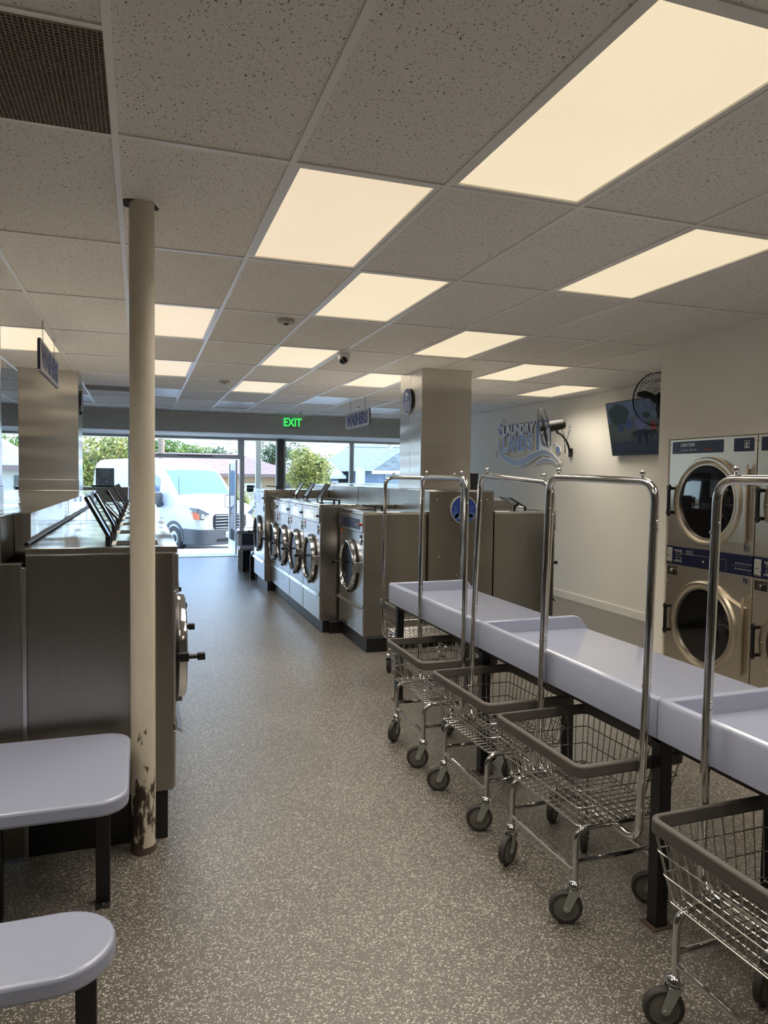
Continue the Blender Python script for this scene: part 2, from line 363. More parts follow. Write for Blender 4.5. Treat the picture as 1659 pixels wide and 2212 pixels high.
dj = st(MB().box(-.18, 1.96, YW - .05, YW + .07, 2.02, 2.10).box(1.955, 2.003, YW - .05, YW + .07, 0, 2.46).box(-.23, -.18, YW - .05, YW + .07, 0, 2.46).box(-.18, 1.95, YW - .08, YW + .16, 0, .012).build('door_1', ALU, bev=.003, smooth=False))
text('lettering', 'THIS DOOR TO REMAIN UNLOCKED WHEN THE BUILDING IS OCCUPIED', .035, BLACK, dj, (1.05, YW - .052, 2.066), 'ny', off=.0012, sx=.60)
# open door leaf, swung outwards
dl = empty('open_glass_door', 'glass entrance door standing open, seen edge-on behind the white van front', 'door', (1.895, YW + .06, 0), R(92.2))
MB().box(0, .06, -.02, .02, .02, 2.0).box(.86, .92, -.02, .02, .02, 2.0).box(.06, .86, -.02, .02, 1.93, 2.0).box(.06, .86, -.02, .02, .02, .28).build('leaf_frame', ALU, dl, bev=.003, smooth=False)
MB().box(.06, .86, -.004, .004, .28, 1.93).build('glass', GLASS, dl, smooth=False)
MB().tube(fillet([(.82, .02, 1.25), (.82, .11, 1.25), (.82, .11, .98), (.82, .02, .98)], .02, 4), .009, 8).build('pull_handle', CHROME, dl)
# signs near the front
e = empty('exit_sign', 'green lettered exit sign on a clear plate on the front header', 'exit sign', (2.735, YH, 2.58))
MB().prism(rrect(-.15, .15, 0, .22, .02), 'xz', -.012, -.006).build('clear_plate', GLASS, e)
text('lettering', 'EXIT', .215, EXITG, e, (0, -.014, .11), 'ny', off=.004, sx=.78)
e = empty('exit_plate', 'small dark square exit plate with white letters on the front glass', 'sign', (2.17, YW - .01, 1.34))
MB().prism(rrect(-.07, .07, 0, .14, .01), 'xz', -.008, 0).build('plate', NAVY, e)
text('lettering', 'EXIT', .055, WHITE, e, (0, -.010, .08), 'ny', off=.0008)
e = empty('window_poster', 'dark poster read from behind in the left front window', 'poster', (-.66, YW - .02, 1.43))
MB().box(-.17, .17, 0, .005, 0, .36).build('sheet', pm('poster_back', (.30, .32, .34), .7), e, smooth=False)
text('lettering', 'GRAND\nOPENING\nWEEKLY\nRAFFLE', .05, pm('poster_print', (.6, .62, .62), .7), e, (0, -.002, .26), 'ny', mirror=True, off=.001)
mb = MB()
for x, z, r in ((-.11, .12, .022), (-.13, .04, .02), (.12, .08, .016), (.14, .15, .012), (-.05, .03, .012), (.03, .10, .03), (.10, .03, .01), (-.14, .17, .012)): mb.cyl((x, -.0015, z), (x, -.0002, z), r, 16)
mb.build('printed_bubbles', pm('poster_print2', (.55, .57, .57), .7), e)
e = empty('window_switch_box', 'tiny grey sensor box under the front soffit', 'sensor', (4.75, YW - .12, 2.415)); MB().box(-.09, .09, -.03, .03, 0, .04).build('housing', ALU, e, bev=.004)

# ------------------------------------------------------------------ washers
def washer(name, label, h, w, loc, rz, D=.645, door_z=.64, lid='open', lidy=0, panel='blue', group=None, handle=1):
    e = empty(name, label, 'washing machine', loc, rz, group)
    hw = w / 2
    MB().box(.012, D, -hw + .003, hw - .003, 0, h - .03).build('cabinet', STEEL, e, bev=.003)
    MB().box(-.008, D, -hw, hw, h - .03, h).build('top_panel', STEELP, e, bev=.003)
    MB().box(-.012, .012, -hw + .006, hw - .006, h - .20, h - .034).build('control_fascia', STEELF, e, bev=.004)
    MB().box(0, .012, -hw + .006, hw - .006, .30, h - .204).build('front_panel', STEELF, e, bev=.003)
    MB().box(0, .012, -hw + .006, hw - .006, .01, .272).build('lower_panel', STEELF, e, bev=.003)
    MB().prism([(.0, .30), (.0, .275), (-.028, .262), (-.031, .266), (-.006, .288), (-.006, .30)], 'xz', -hw + .006, hw - .006).build('drip_lip', STEELF, e)
    # control display
    cd = MB().prism(rrect(-hw + .09, hw - .04, h - .175, h - .075, .006), 'yz', -.0135, -.012).build('display_panel', NAVY if panel == 'blue' else STEELP, e)
    mb = MB()
    for i in range(4): mb.cyl((-.0145, hw - .075, h - .095 - i * .02), (-.0135, hw - .075, h - .095 - i * .02), .007, 10)
    for i in range(3): mb.box(-.0145, -.0135, -.04 - i * .07, -.01 - i * .07, h - .10, h - .095)
    mb.box(-.0145, -.0135, -hw + .17, -hw + .24, h - .125, h - .12).box(-.0145, -.0135, -hw + .17, -hw + .24, h - .14, h - .135).box(-.0145, -.0135, hw - .165, hw - .163, h - .17, h - .08)
    mb.build('printed_marks', SILVP, cd)
    MB().cyl((-.03, -hw + .065, h - .125), (-.012, -hw + .065, h - .125), .014, 14).build('stop_button', RED if panel == 'blue' else BLACK, e)
    MB().cyl((-.018, 0, h - .052), (-.012, 0, h - .052), .007, 10).build('fascia_lock', CHROME, e)
    # coin-box lock
    b_ = MB().box(-.0015, 0, -hw + .04, -hw + .125, h - .325, h - .225).build('lock_recess', BLACK, e, smooth=False)
    MB().cyl((-.012, -hw + .075, h - .275), (-.001, -hw + .075, h - .275), .018, 16).cyl((-.016, -hw + .075, h - .275), (-.012, -hw + .075, h - .275), .009, 12).build('lock_cylinder', CHROME, b_)
    MB().box(-.001, 0, hw - .12, hw - .05, h - .245, h - .215).build('warning_sticker', ORANGE, e, smooth=False)
    MB().box(-.001, 0, hw - .12, hw - .06, h - .30, h - .25).build('notice_sticker', pm('grey_sticker', (.12, .12, .12), .5), e, smooth=False)
    # door
    r = .25
    d = MB().lathe([(r - .02, 0), (r + .004, -.006), (r + .006, -.03), (r + .001, -.052), (r - .008, -.058), (r - .014, -.058), (r - .024, -.046), (r - .030, -.030), (r - .030, -.004), (r - .024, 0)], (0, 0, door_z), 'x', 56, True).build('door_ring', CHROME, e)
    MB().lathe([(r + .002, 0), (r + .018, -.004), (r + .016, -.018), (r + .002, -.022)], (0, 0, door_z), 'x', 48, True).build('gasket', BLACK, e)
    MB().lathe([(r - .029, -.034), (r - .034, -.040), (r - .060, -.034), (r - .072, -.024), (r - .072, -.008), (r - .029, -.008)], (0, 0, door_z), 'x', 48, True).build('inner_seal', BLACKM, d)
    MB().lathe([(r - .070, -.030), (r - .078, -.026), (r - .12, -.017), (r - .16, -.012), (.03, -.010), (.001, -.010)], (0, 0, door_z), 'x', 40).build('door_glass', DRUM, d)
    MB().lathe([(r - .10, -.020), (r - .10, -.026), (r - .106, -.025), (r - .106, -.019)], (0, 0, door_z), 'x', 40, True).lathe([(r - .14, -.012), (r - .14, -.019), (r - .145, -.018), (r - .145, -.012)], (0, 0, door_z), 'x', 40, True).build('glass_rings', CHROME, d)
    s_ = handle
    MB().box(-.062, -.01, s_ * (r + .0), s_ * (r + .03), door_z - .02, door_z + .02).cyl((-.115, s_ * (r + .018), door_z), (-.05, s_ * (r + .018), door_z), .011, 12).box(-.135, -.10, s_ * (r + .004), s_ * (r + .034), door_z - .016, door_z + .016).build('door_handle', BLACK, d, bev=.003)
    MB().box(-.04, 0, -s_ * (r + .022), -s_ * (r - .01), door_z - .05, door_z + .05).build('door_hinge', STEELF, d, bev=.003)
    MB().prism([(-.03, door_z - r - .03), (.03, door_z - r - .03), (.02, door_z - r + .01), (-.02, door_z - r + .01)], 'yz', -.045, -.005).build('latch_catch', CHROME, d, bev=.003)
    # soap hopper in the top
    hx = .285
    MB().box(hx - .21, hx - .03, lidy - .11, lidy + .11, h, h + .0015).build('hopper_opening', BLACKM, e, smooth=False)
    MB().box(hx - .03, hx - .012, lidy - .10, lidy + .10, h + .0003, h + .0022).build('hopper_label', WHITE, e, smooth=False)
    L = MB().box(0, .20, -.105, .105, -.003, .003).build('hopper_lid', STEELP, e, bev=.001)
    for y in (-.110, .110): MB().box(0, .205, y - .006, y + .006, -.006, .008).build('lid_rail', BLACK, L, bev=.002)
    a = R(-123) if False else R(lid)
    L.location = (hx, lidy, h + .035); L.rotation_euler = (0, -a, 0)
    for y in (-.112, .112): MB().box(hx - .010, hx + .012, lidy + y - .009, lidy + y + .009, h, h + .042).build('lid_hinge_post', BLACK, e, bev=.002)
    return e
# right island -- machines facing the aisle (-X)
washer('front_load_washer', 'nearest steel washer of the right-hand row with a navy control panel and orange sticker', 1.20, .87, (2.0, 6.895, .14), 0, .645, .65, 176, 0, 'blue', 'front-loading washers of the right row')
labs = ['large steel washer right behind the nearest one of the right row', 'second washer of the four-machine block in the right row', 'third washer of the four-machine block in the right row', 'farthest washer of the four-machine block in the right row']
w0 = None
for i, (ya, yb) in enumerate(((7.38, 8.19), (8.20, 8.99), (9.00, 9.79), (9.80, 10.34))):
    yc = (ya + yb) / 2
    if i == 3: ya, yb, yc = 9.80, 10.34, 10.07
    washer('front_load_washer', labs[i], 1.245, yb - ya, (1.8, yc, .13), 0, .845, .635, 176 if i == 0 else 58, 0, 'steel', 'front-loading washers of the right row')
washer('front_load_washer', 'tall pale washer at the far end of the right row beside the low seats', 1.335, 1.0, (1.7, 10.85, .14), 0, .945, .675, 176, 0, 'steel', 'front-loading washers of the right row')
MB().box(2.03, 2.645, 6.43, 7.33, 0, .139).box(1.90, 2.645, 7.33, 7.40, 0, .129).box(1.84, 2.645, 7.40, 10.35, 0, .129).box(1.745, 2.645, 10.35, 11.30, 0, .139).build('machine_plinth', BLACK, bev=.004)
tag(bpy.data.objects['machine_plinth'], 'black plinth under the right-hand row of washers', 'plinth')
# raceway (central service cover) of the right island
e = empty('service_raceway', 'raised steel service cover between the two rows of the right washer island', 'machine cover', (3.0, 6.42, 0))
MB().box(-.352, .342, 0, 4.9, .10, 1.54).build('end_panel', STEEL, e, bev=.002)
MB().box(-.36, .35, .012, 4.9, 1.54, 1.552).build('cover_top', STEELP, e, bev=.002)
mb = MB()
for y in (1.2, 2.4, 3.6): mb.box(-.3535, -.352, y, y + .012, 1.3, 1.54)
mb.build('cover_joints', BLACKM, e, smooth=False)
mb = MB()
for x, z in ((-.27, 1.46), (.27, 1.46), (-.24, .9), (.1, .5), (-.05, .72)): mb.sph((x, -.001, z), .006, (1, .5, 1), 8)
mb.build('screws', CHROME, e)
# right-hand machines on the far side of the island (facing +X)
def backwasher(label, y0, y1, h, x1=4.06, z0=.14):
    w = y1 - y0
    return washer('front_load_washer', label, h, w, (x1, (y0 + y1) / 2, z0), pi, x1 - 3.345, .65, 176, 0, 'steel', 'washers on the hidden side of the right island')
e1 = washer('front_load_washer', 'washer seen from its side beyond the folding tables, lid propped open', 1.205, .87, (4.06, 6.86, .14), pi, .70, .65, 28, .2, 'steel', 'washers on the hidden side of the right island')
for i, (ya, yb) in enumerate(((7.31, 8.3), (8.31, 9.3), (9.31, 10.3))):
    backwasher(['tall washer behind the right column on the hidden side of the island', 'second tall washer behind the right column on the hidden side', 'farthest tall washer on the hidden side of the right island'][i], ya, yb, 1.30)
tag(MB().box(3.345, 4.02, 6.45, 11.0, 0, .139).build('machine_plinth', BLACK, bev=.004), 'black plinth under the hidden side of the right island', 'plinth')
e = empty('raised_top_shelf', 'long thin steel shelf over the far side of the right washer island', 'shelf', (3.75, 9.2, 1.44))
MB().box(-.40, .40, -.1, 3.6, .10, .125).build('shelf_top', STEELP, e, bev=.002)
MB().box(-.36, .36, 0, 3.4, .0, .10).build('shelf_body', STEEL, e, bev=.002)
tag(MB().box(4.40, 4.52, 8.9, 9.02, 1.0, 1.0).build('tmp', BLACKM), 'x', 'x'); bpy.data.objects.remove(bpy.data.objects['tmp'])
# black speaker on the far side machines
e = empty('black_box_speaker', 'black upright box right of the base of the right steel column', 'speaker', (3.45, 7.14, 1.346))
MB().box(-.045, .045, -.06, .06, .0, .385).build('enclosure', BLACK, e, bev=.006)
MB().box(-.035, .035, -.063, -.06, .02, .36).build('grille_cloth', BLACKM, e)
# round review sign on the raceway end
def star(cx, cy, r):
    return [(cx + (r if k % 2 == 0 else r * .42) * sin(k * pi / 5), cy + (r if k % 2 == 0 else r * .42) * cos(k * pi / 5)) for k in range(10)]
e = empty('round_review_sign', 'round blue bubble-patterned sign on the steel end panel of the right island', 'sign', (3.003, 6.415, 1.362))
MB().lathe([(.14, -.002), (.141, -.018), (.0, -.018)][:2] + [(.14, -.02), (.001, -.02)], (0, 0, 0), 'y', 48).build('disc', pm('sign_border', (.42, .40, .38), .4), e)
MB().cyl((0, -.0212, 0), (0, -.020, 0), .131, 48).build('blue_face', pm('sign_blue', (.022, .05, .26), .35), e)
mb = MB()
for x, z, r in ((-.092, .022, .018), (-.075, .005, .008), (.092, .024, .016), (.075, .003, .008), (-.08, .038, .005), (-.085, -.045, .035), (-.055, -.075, .04), (.085, -.045, .03), (.065, -.08, .038), (0, -.1, .028), (-.02, -.095, .03), (.03, -.098, .028)): mb.cyl((x, -.0216, z), (x, -.0212, z), r, 24)
mb.build('light_bubbles', pm('sign_blue2', (.05, .12, .30), .4), e)
mb = MB()
for i in range(5): mb.prism(star(-.032 + .016 * i, -.018, .0065), 'xz', -.0222, -.0216)
mb.box(-.033, -.031, -.0222, -.0216, -.006, .085).box(.031, .033, -.0222, -.0216, -.006, .085).box(-.031, .031, -.0222, -.0216, .083, .085).box(-.031, .031, -.0222, -.0216, -.006, -.004).box(-.031, .031, -.0222, -.0216, .052, .054)
mb.prism([(-.012, .058), (.01, .058), (.012, .07), (.002, .071), (.003, .08), (-.002, .08), (-.006, .07), (-.012, .069)], 'xz', -.0222, -.0216)
mb.build('stars_and_thumb', WHITE, e, smooth=False)
text('lettering', 'SCAN\nTO LEAVE\nA REVIEW', .024, WHITE, e, (0, -.0220, -.060), 'ny', ext=.0004, off=.0006, shear=.15)

# ------------------------------------------------------------------ columns
def column(label, x0, x1, y0, y1, z0):
    e = empty('steel_clad_column', label, 'column', ((x0 + x1) / 2, (y0 + y1) / 2, z0))
    hx, hy = (x1 - x0) / 2, (y1 - y0) / 2
    MB().box(-hx, hx, -hy, hy, 0, ZC - z0).build('cladding', STEELC, e, bev=.004, smooth=False)
    mb = MB()
    for q in (-hx - .0012, hx): mb.box(q, q + .0012, -.001, .001, .02, ZC - z0 - .02)
    for q in (.05, .5, .9): mb.sph((-hx - .001, .01, q), .006, (.5, 1, 1), 8)
    mb.build('seam', ALU, e, smooth=False)
    MB().box(-hx - .004, hx + .004, -hy - .004, hy + .004, 0, .12).build('base_band', STEELC, e, bev=.003, smooth=False)
    return e
column('stainless-clad column on the right washer island', 2.775, 3.345, 6.98, 7.63, 1.553)
column('stainless-clad column on the left washer island behind the hanging sign', -1.26, -.655, 8.70, 9.28, 1.48)
column('stainless-clad column cut by the left edge of the photo', -1.25, -.64, 3.62, 3.92, 1.48)
def disc_sign(label, loc, face, marks=True):
    e = empty('round_wall_sign', label, 'sign', loc); s = -1 if face == 'nx' else 1
    MB().lathe([(.142, 0), (.142, s * .022), (.001, s * .022)], (0, 0, 0), 'x', 48).build('disc', BLACK, e)
    MB().lathe([(.142, s * .0222), (.142, s * .0235), (.001, s * .0235)], (0, 0, 0), 'x', 48).build('border', pm('sign_border2', (.6, .6, .6), .4), e)
    MB().lathe([(.134, s * .0235), (.134, s * .0245), (.001, s * .0245)], (0, 0, 0), 'x', 48).build('blue_face', pm('sign_blue3', (.09, .12, .30), .4), e)
    mb = MB()
    for i in range(8):
        w = .10 - abs(i - 2.5) * .006; mb.box(*sorted((s * .0245, s * .0252)), -w, w, -.006 - i * .0135, -.001 - i * .0135)
    mb.build('fine_print_lines', pm('sign_print', (.42, .42, .48), .5), e, smooth=False)
    mb = MB(); mb.prism([(-.05, .075), (.03, .105), (.045, .08), (-.035, .05)], 'yz', s * .0245, s * .0255).prism([(0, .06), (.012, .06), (.012, .03), (.0, .03)], 'yz', s * .0245, s * .0255).box(*sorted((s * .0245, s * .0255)), -.012, .03, .022, .03)
    mb.build('camera_symbol', WHITE, e, smooth=False)
    return e
disc_sign('round blue camera notice on the left side of the right steel column', (2.7735, 7.36, 2.50), 'nx')
disc_sign('round black-edged sign seen edge-on on the right side of the left steel column', (-.6535, 8.96, 2.48), 'px')

# ------------------------------------------------------------------ left island (facing +X)
ll = ['nearest washer of the left island, side panel and open door ring behind the cream pole', 'second washer of the left island behind the cream pole', 'third washer of the left island', 'fourth washer of the left island', 'fifth washer of the left island', 'sixth washer of the left island', 'seventh washer of the left island', 'farthest washer of the left island toward the front window']
first = None
for i in range(8):
    yc = 3.675 + .69 * i
    if first is None:
        first = washer('front_load_washer', ll[0], 1.115, .688, (.149, yc, .23), pi, .61, .59, 62, .16, 'steel', 'front-loading washers of the left island', handle=1)
    else:
        c = dup(first, (.149, yc, .23), pi, ll[i])
        if i in (2, 4): 
            for ch in c.children:
                if ch.name.startswith('hopper_lid'): ch.rotation_euler = (0, -R(48), 0)
tag(MB().box(-.47, .115, 3.355, 8.83, 0, .229).build('machine_plinth', BLACK, bev=.004), 'black plinth under the left washer island beside the cream pole', 'plinth')
e = empty('end_cover_panel', 'steel end panel with a stepped top closing the left island', 'machine cover', (-.95, 3.33, 0))
MB().box(-.45, .475, -.012, .02, .02, 1.282).box(-.45, .40, -.012, .3, 1.282, 1.47).box(-.45, .475, .02, .06, .02, 1.28).build('panel', STEEL, e, bev=.002)
MB().box(-.45, .405, -.016, .30, 1.47, 1.482).build('cap', STEELP, e, bev=.002)
MB().box(.475, .492, -.013, -.004, .02, 1.265).build('edge_strip', STEELF, e, bev=.001)
mb = MB()
for x, z in ((.36, 1.43), (.36, 1.30)): mb.cyl((x, -.016, z), (x, -.012, z), .009, 12)
mb.build('bolts', STEELF, e)
e = empty('service_raceway', 'raised mirror-like steel service cover along the left washer island', 'machine cover', (-.94, 3.65, 0))
MB().box(-.44, .46, 0, 5.2, .30, 1.478).build('cover_body', STEELP, e, bev=.002)
MB().box(-.445, .465, -.004, 5.2, 1.478, 1.4795).build('cover_top', STEELP, e)
MB().tube([(.467, -.2, 1.352), (.467, 5.2, 1.352)], .010, 8).build('rubber_trim', BLACK, e)
mb = MB()
for y in (1.8, 3.6): mb.box(.46, .4612, y, y + .01, 1.36, 1.478)
mb.build('cover_joints', BLACKM, e, smooth=False)
e = empty('far_raceway_end', 'far steel end box of the left island below the window poster', 'machine cover', (-.53, 11.6, 0))
MB().box(-1.2, .35, 0, .6, .0, 1.46).build('body', STEEL, e, bev=.003)
MB().box(-1.22, .36, -.02, .62, 1.46, 1.475).build('cap', STEELP, e, bev=.002)
MB().box(-.17, .17, .1, .16, 1.475, 1.50).build('black_clip', BLACK, e, bev=.003)

# cream pole
e = empty('support_pole', 'cream painted steel pole with chipped rusty paint in front of the left washers', 'pole', (.008, 3.275, 0))
MB().lathe([(.052, 0), (.052, ZC + .03)], (0, 0, 0), 'z', 40).build('pole_shaft', POLE, e)
mb = MB(); mb.lathe([(.056, 0), (.054, .012), (.0525, .03)], (0, 0, 0), 'z', 24); mb.build('rusty_foot', RUST, e)
tag(MB().prism(catmull([(-.075, -.04), (-.07, .045), (.0, .065), (.05, .055), (.07, .03), (.04, -.045), (0, -.055)], 4, True), 'xy', -.0015, -.0002).build('ceiling_hole', BLACKM, None, loc=(.008, 3.285, ZC)), 'dark ragged cut-out in the ceiling tile around the cream pole', 'hole')

# ------------------------------------------------------------------ benches on the left
def bench(label, x1, y0, y1, z, legs, rad, L=1.3, legw=.052, cat='table', name='low_table', th=.055):
    e = empty(name, label, cat, (x1, (y0 + y1) / 2, 0)); hy = (y1 - y0) / 2
    MB().prism(rrect(-L, 0, -hy, hy, rad, 10), 'xy', z - th, z).build('top', PLASTW, e, bev=.012, seg=3)
    MB().box(-L + .12, -.10, -.03, .03, z - th - .03, z - th).build('under_rail', BLACK, e)
    for lx, ly in legs:
        l = MB().box(lx - legw / 2, lx + legw / 2, ly - .022, ly + .022, .006, z - th).build('leg', BLACK, e, bev=.003)
        MB().box(lx - legw / 2, lx + legw / 2, ly - .055, ly + .03, 0, .007).sph((lx, ly - .04, .008), .010, (1, 1, .7), 8).build('foot_plate', pm('worn_black', (.03, .028, .025), .4, .5), l, bev=.001)
    return e
bench('low pale-blue table with rounded corners left of the cream pole', -.042, 2.53, 3.22, .562, ((-.10, .045), (-.475, .045)), .10)
bench('pale-blue bench with a half-round end in the bottom left corner', -.067, 1.862, 2.155, .425, ((-.072, -.03), (-.55, -.03)), .145, name='low_bench', cat='bench')
# far set beside the right row
bench('dark-looking low seat farthest away beside the entrance door', 2.75, 12.3, 12.75, .45, ((-1.04, 0), (-.2, 0)), .05, L=1.15, name='low_bench', cat='bench', legw=.075)
bench('low seat with black legs beside the far washer, nearer one of two', 2.6, 11.42, 11.78, .45, ((-.89, 0), (-.2, 0)), .12, L=.91, name='low_bench', cat='bench', legw=.075)
e = empty('white_counter', 'white-topped counter with dark side panels beside the entrance door', 'counter', (2.05, 13.2, 0))
MB().box(-.42, .6, -.3, .35, .64, .69).build('top', PLAST, e, bev=.006)
MB().box(-.33, .55, -.25, .3, 0, .64).build('dark_body', pm('dark_blue_panel', (.03, .035, .06), .4), e, bev=.004)
MB().box(-.40, -.335, -.28, -.2, 0, .64).build('leg', ALU, e)

# ------------------------------------------------------------------ folding tables
ftl = ['nearest pale-blue folding table section at the right edge', 'middle pale-blue folding table section', 'farthest pale-blue folding table section behind the smallest cart']
for i, (ya, yb) in enumerate(((.63, 2.08), (2.084, 3.53), (3.534, 5.02))):
    e = empty('folding_table', ftl[i], 'table', (1.755, ya, 0), group='folding table sections in a line'); L = yb - ya
    prof = [(.0, .735), (.0, .868), (.006, .880), (.020, .885), (.034, .880), (.075, .822), (.10, .815), (.66, .815), (.685, .808), (.69, .795), (.69, .775), (.02, .735)]
    MB().prism(prof, 'xz', 0, L).build('tray_top', PLAST, e, bev=.004)
    MB().prism([(.004, .80), (.004, .874), (.012, .883), (.60, .887), (.63, .880), (.688, .814), (.688, .80)], 'xz', L - .035, L - .001).build('end_wall', PLAST, e, bev=.008, seg=3)
    MB().box(.05, .10, .03, L - .03, .70, .775).box(.58, .63, .03, L - .03, .70, .775).build('frame_rails', BLACK, e, smooth=False)
    ys = [.055] + ([L - .035] if i == 2 else [])
    for y in ys:
        for x in (.05, .60):
            l = MB().box(x, x + .052, y - .026, y + .026, .004, .77).build('leg', BLACK, e, bev=.002)
            MB().box(x - .02, x + .075, y - .04, y + .04, 0, .005).build('foot_plate', RUST, l)

# ------------------------------------------------------------------ carts
def make_cart():
    e = empty('laundry_cart', 'x', 'laundry cart', (0, 0, 0), 0, 'wire laundry carts with hanging rails')
    hx, hy = .248, .315
    o = rrect(-hx, hx, -hy, hy, .045, 6); i_ = rrect(-hx + .020, hx - .020, -hy + .020, hy - .020, .03, 6)
    mb = MB(); rings = []
    for (po, z) in ((o, .588), (o, .632), (i_, .636), (i_, .588)): rings.append([(x, y, z) for x, y in po])
    mb.loft(rings, True, False); mb.build('rim_bumper', RIM, e, bev=.006)
    # wire basket
    mb = MB(); zt, zb = .60, .378; W = .0021
    def P(u, v, t):  # u,v on rim outline -> tapered
        k = t
        return (u * (1 - .17 * k), v * (1 - .15 * k), zt + (zb - zt) * k)
    a, b = hx - .012, hy - .012
    nx_, ny_ = 11, 15
    for s in (-1, 1):
        for q in range(nx_):
            u = -a * .93 + 2 * a * .93 * q / (nx_ - 1); mb.tube([P(u, s * b, 0), P(u, s * b, .96), P(u, s * (b - .012), 1.0)], W, 5, caps=False)
        for q in range(ny_):
            v = -b * .95 + 2 * b * .95 * q / (ny_ - 1); mb.tube([P(s * a, v, 0), P(s * a, v, .96), P(s * (a - .012), v, 1.0)], W, 5, caps=False)
    for t in (.30, .62, .97):
        k = 1.0
        c = rrect(-a * (1 - .17 * t) - .004, a * (1 - .17 * t) + .004, -b * (1 - .15 * t) - .004, b * (1 - .15 * t) + .004, .022, 4)
        mb.tube([(x, y, zt + (zb - zt) * t) for x, y in c], W * 1.25, 6, closed=True)
    for q in range(nx_): 
        u = (-a * .93 + 2 * a * .93 * q / (nx_ - 1)) * .83; mb.tube([(u, -b * .85, zb), (u, b * .85, zb)], W, 5, caps=False)
    for q in range(ny_):
        v = (-b * .95 + 2 * b * .95 * q / (ny_ - 1)) * .85; mb.tube([(-a * .83, v, zb + .004), (a * .83, v, zb + .004)], W, 5, caps=False)
    mb.build('wire_basket', WIRE, e)
    # undercarriage
    mb = MB(); r = .0115; X, Y = .190, .232
    for sy in (-1, 1):
        mb.tube(fillet([(-X, sy * Y, .150), (-X, sy * Y, .362), (X, sy * Y, .362), (X, sy * Y, .150)], .055, 7), r, 12)
        mb.tube([(-X, sy * Y, .235), (X, sy * Y, .235)], r * .8, 10)
    for sx in (-1, 1): mb.tube(fillet([(sx * X, -Y, .205), (sx * (X - .01), -Y + .03, .19), (sx * (X - .01), Y - .03, .19), (sx * X, Y, .205)], .02, 4), r * .85, 10)
    mb.tube([(0, -Y, .362), (0, Y, .362)], r, 10)
    mb.build('tube_frame', CHROME, e)
    # rail arch
    mb = MB(); rp = .0150; yo = .338
    mb.tube(fillet([(0, -.12, .345), (0, -yo + .0, .345), (0, -yo - .004, .9), (0, -yo, 1.668), (0, yo, 1.668), (0, yo + .004, .9), (0, yo, .345), (0, .12, .345)], .075, 9), rp, 14)
    for s in (-1, 1):
        for z in (1.50, .93): mb.cyl((0, s * (yo + .003), z - .004), (0, s * (yo + .003), z + .004), rp + .0017, 16)
        for z in (1.53, .955): mb.sph((-.0, s * (yo + .003) - .0158, z), .0045, (1, .8, 1), 8)
        mb.cyl((0, s * (yo - .07), 1.68), (0, s * (yo - .07), 1.695), .004, 8); mb.sph((0, s * (yo - .07), 1.700), .0105, n=12)
    mb.build('hanging_rail', CHROME, e)
    for sx, sy, yaw in ((-1, -1, 10), (-1, 1, 75), (1, -1, 160), (1, 1, 35)):
        c = bpy.data.objects.new('caster', None); COL.objects.link(c); c.parent = e; c.location = (sx * X, sy * Y, 0); c.rotation_euler = (0, 0, R(yaw))
        MB().lathe([(.012, .166), (.016, .164), (.021, .158), (.026, .150), (.0265, .144), (.022, .140), (.024, .136), (.020, .130), (.001, .130)], (0, 0, 0), 'z', 20).build('swivel_head', CHROME, c)
        mb = MB()
        for s in (-1, 1): mb.prism([(-.022, .134), (.018, .134), (-.018, .054), (-.030, .048), (-.044, .056), (-.044, .068)], 'xz', s * .021, s * .0185)
        mb.box(-.022, .018, -.021, .021, .131, .135); mb.cyl((-.032, -.025, .0625), (-.032, .025, .0625), .006, 10)
        mb.build('fork', ZINC, c, bev=.0008)
        wl = MB().lathe([(.046, -.0145), (.057, -.0145), (.0615, -.010), (.0625, -.004), (.0625, .004), (.0615, .010), (.057, .0145), (.046, .0145)], (-.032, 0, .0625), 'y', 36, True).build('wheel', RUBBER, c)
        MB().lathe([(.001, -.0125), (.038, -.0125), (.040, -.0115), (.0405, -.0135), (.0465, -.0135), (.0465, .0135), (.0405, .0135), (.040, .0115), (.038, .0125), (.001, .0125)], (-.032, 0, .0625), 'y', 32).build('hub', HUB, wl)
    return e
cart = make_cart()
def turn(c, yaws):
    for ch in c.children:
        if ch.name.startswith('caster'):
            k = (0 if ch.location.x < 0 else 2) + (0 if ch.location.y < 0 else 1); ch.rotation_euler = (0, 0, R(yaws[k]))
turn(cart, (-26, 30, -36, 50))
for ch in cart.children:
    if ch.name.startswith('hanging_rail'): ch.rotation_euler = (R(1.4), 0, 0)
cart['label'] = 'wire cart in front of the middle folding table, nearest one seen whole'
cart.location = (1.722, 2.475, 0); cart.rotation_euler = (0, 0, R(1.2))
def cart_at(x, y, rz, label, yaws, lean=0):
    c = dup(cart, (x, y, 0), R(rz), label)
    turn(c, yaws)
    for ch in c.children:
        if ch.name.startswith('hanging_rail'): ch.rotation_euler = (R(lean), 0, 0)
    return c
cart_at(1.727, 3.215, 1.5, 'wire cart second from the front, its rim touching the nearest whole cart', (-24, -20, 40, 185), 3.2)
cart_at(1.727, 3.985, -.5, 'wire cart third from the front with a small square-looking rail arch', (-22, 42, 120, 30), .3)
cart_at(1.727, 1.475, 1.0, 'wire cart cut by the bottom right corner of the photo', (-8, -24, 175, 20), .5)
cart_at(2.23, 5.52, 88, 'wire cart standing crosswise behind the folding tables', (20, 110, 45, 150))

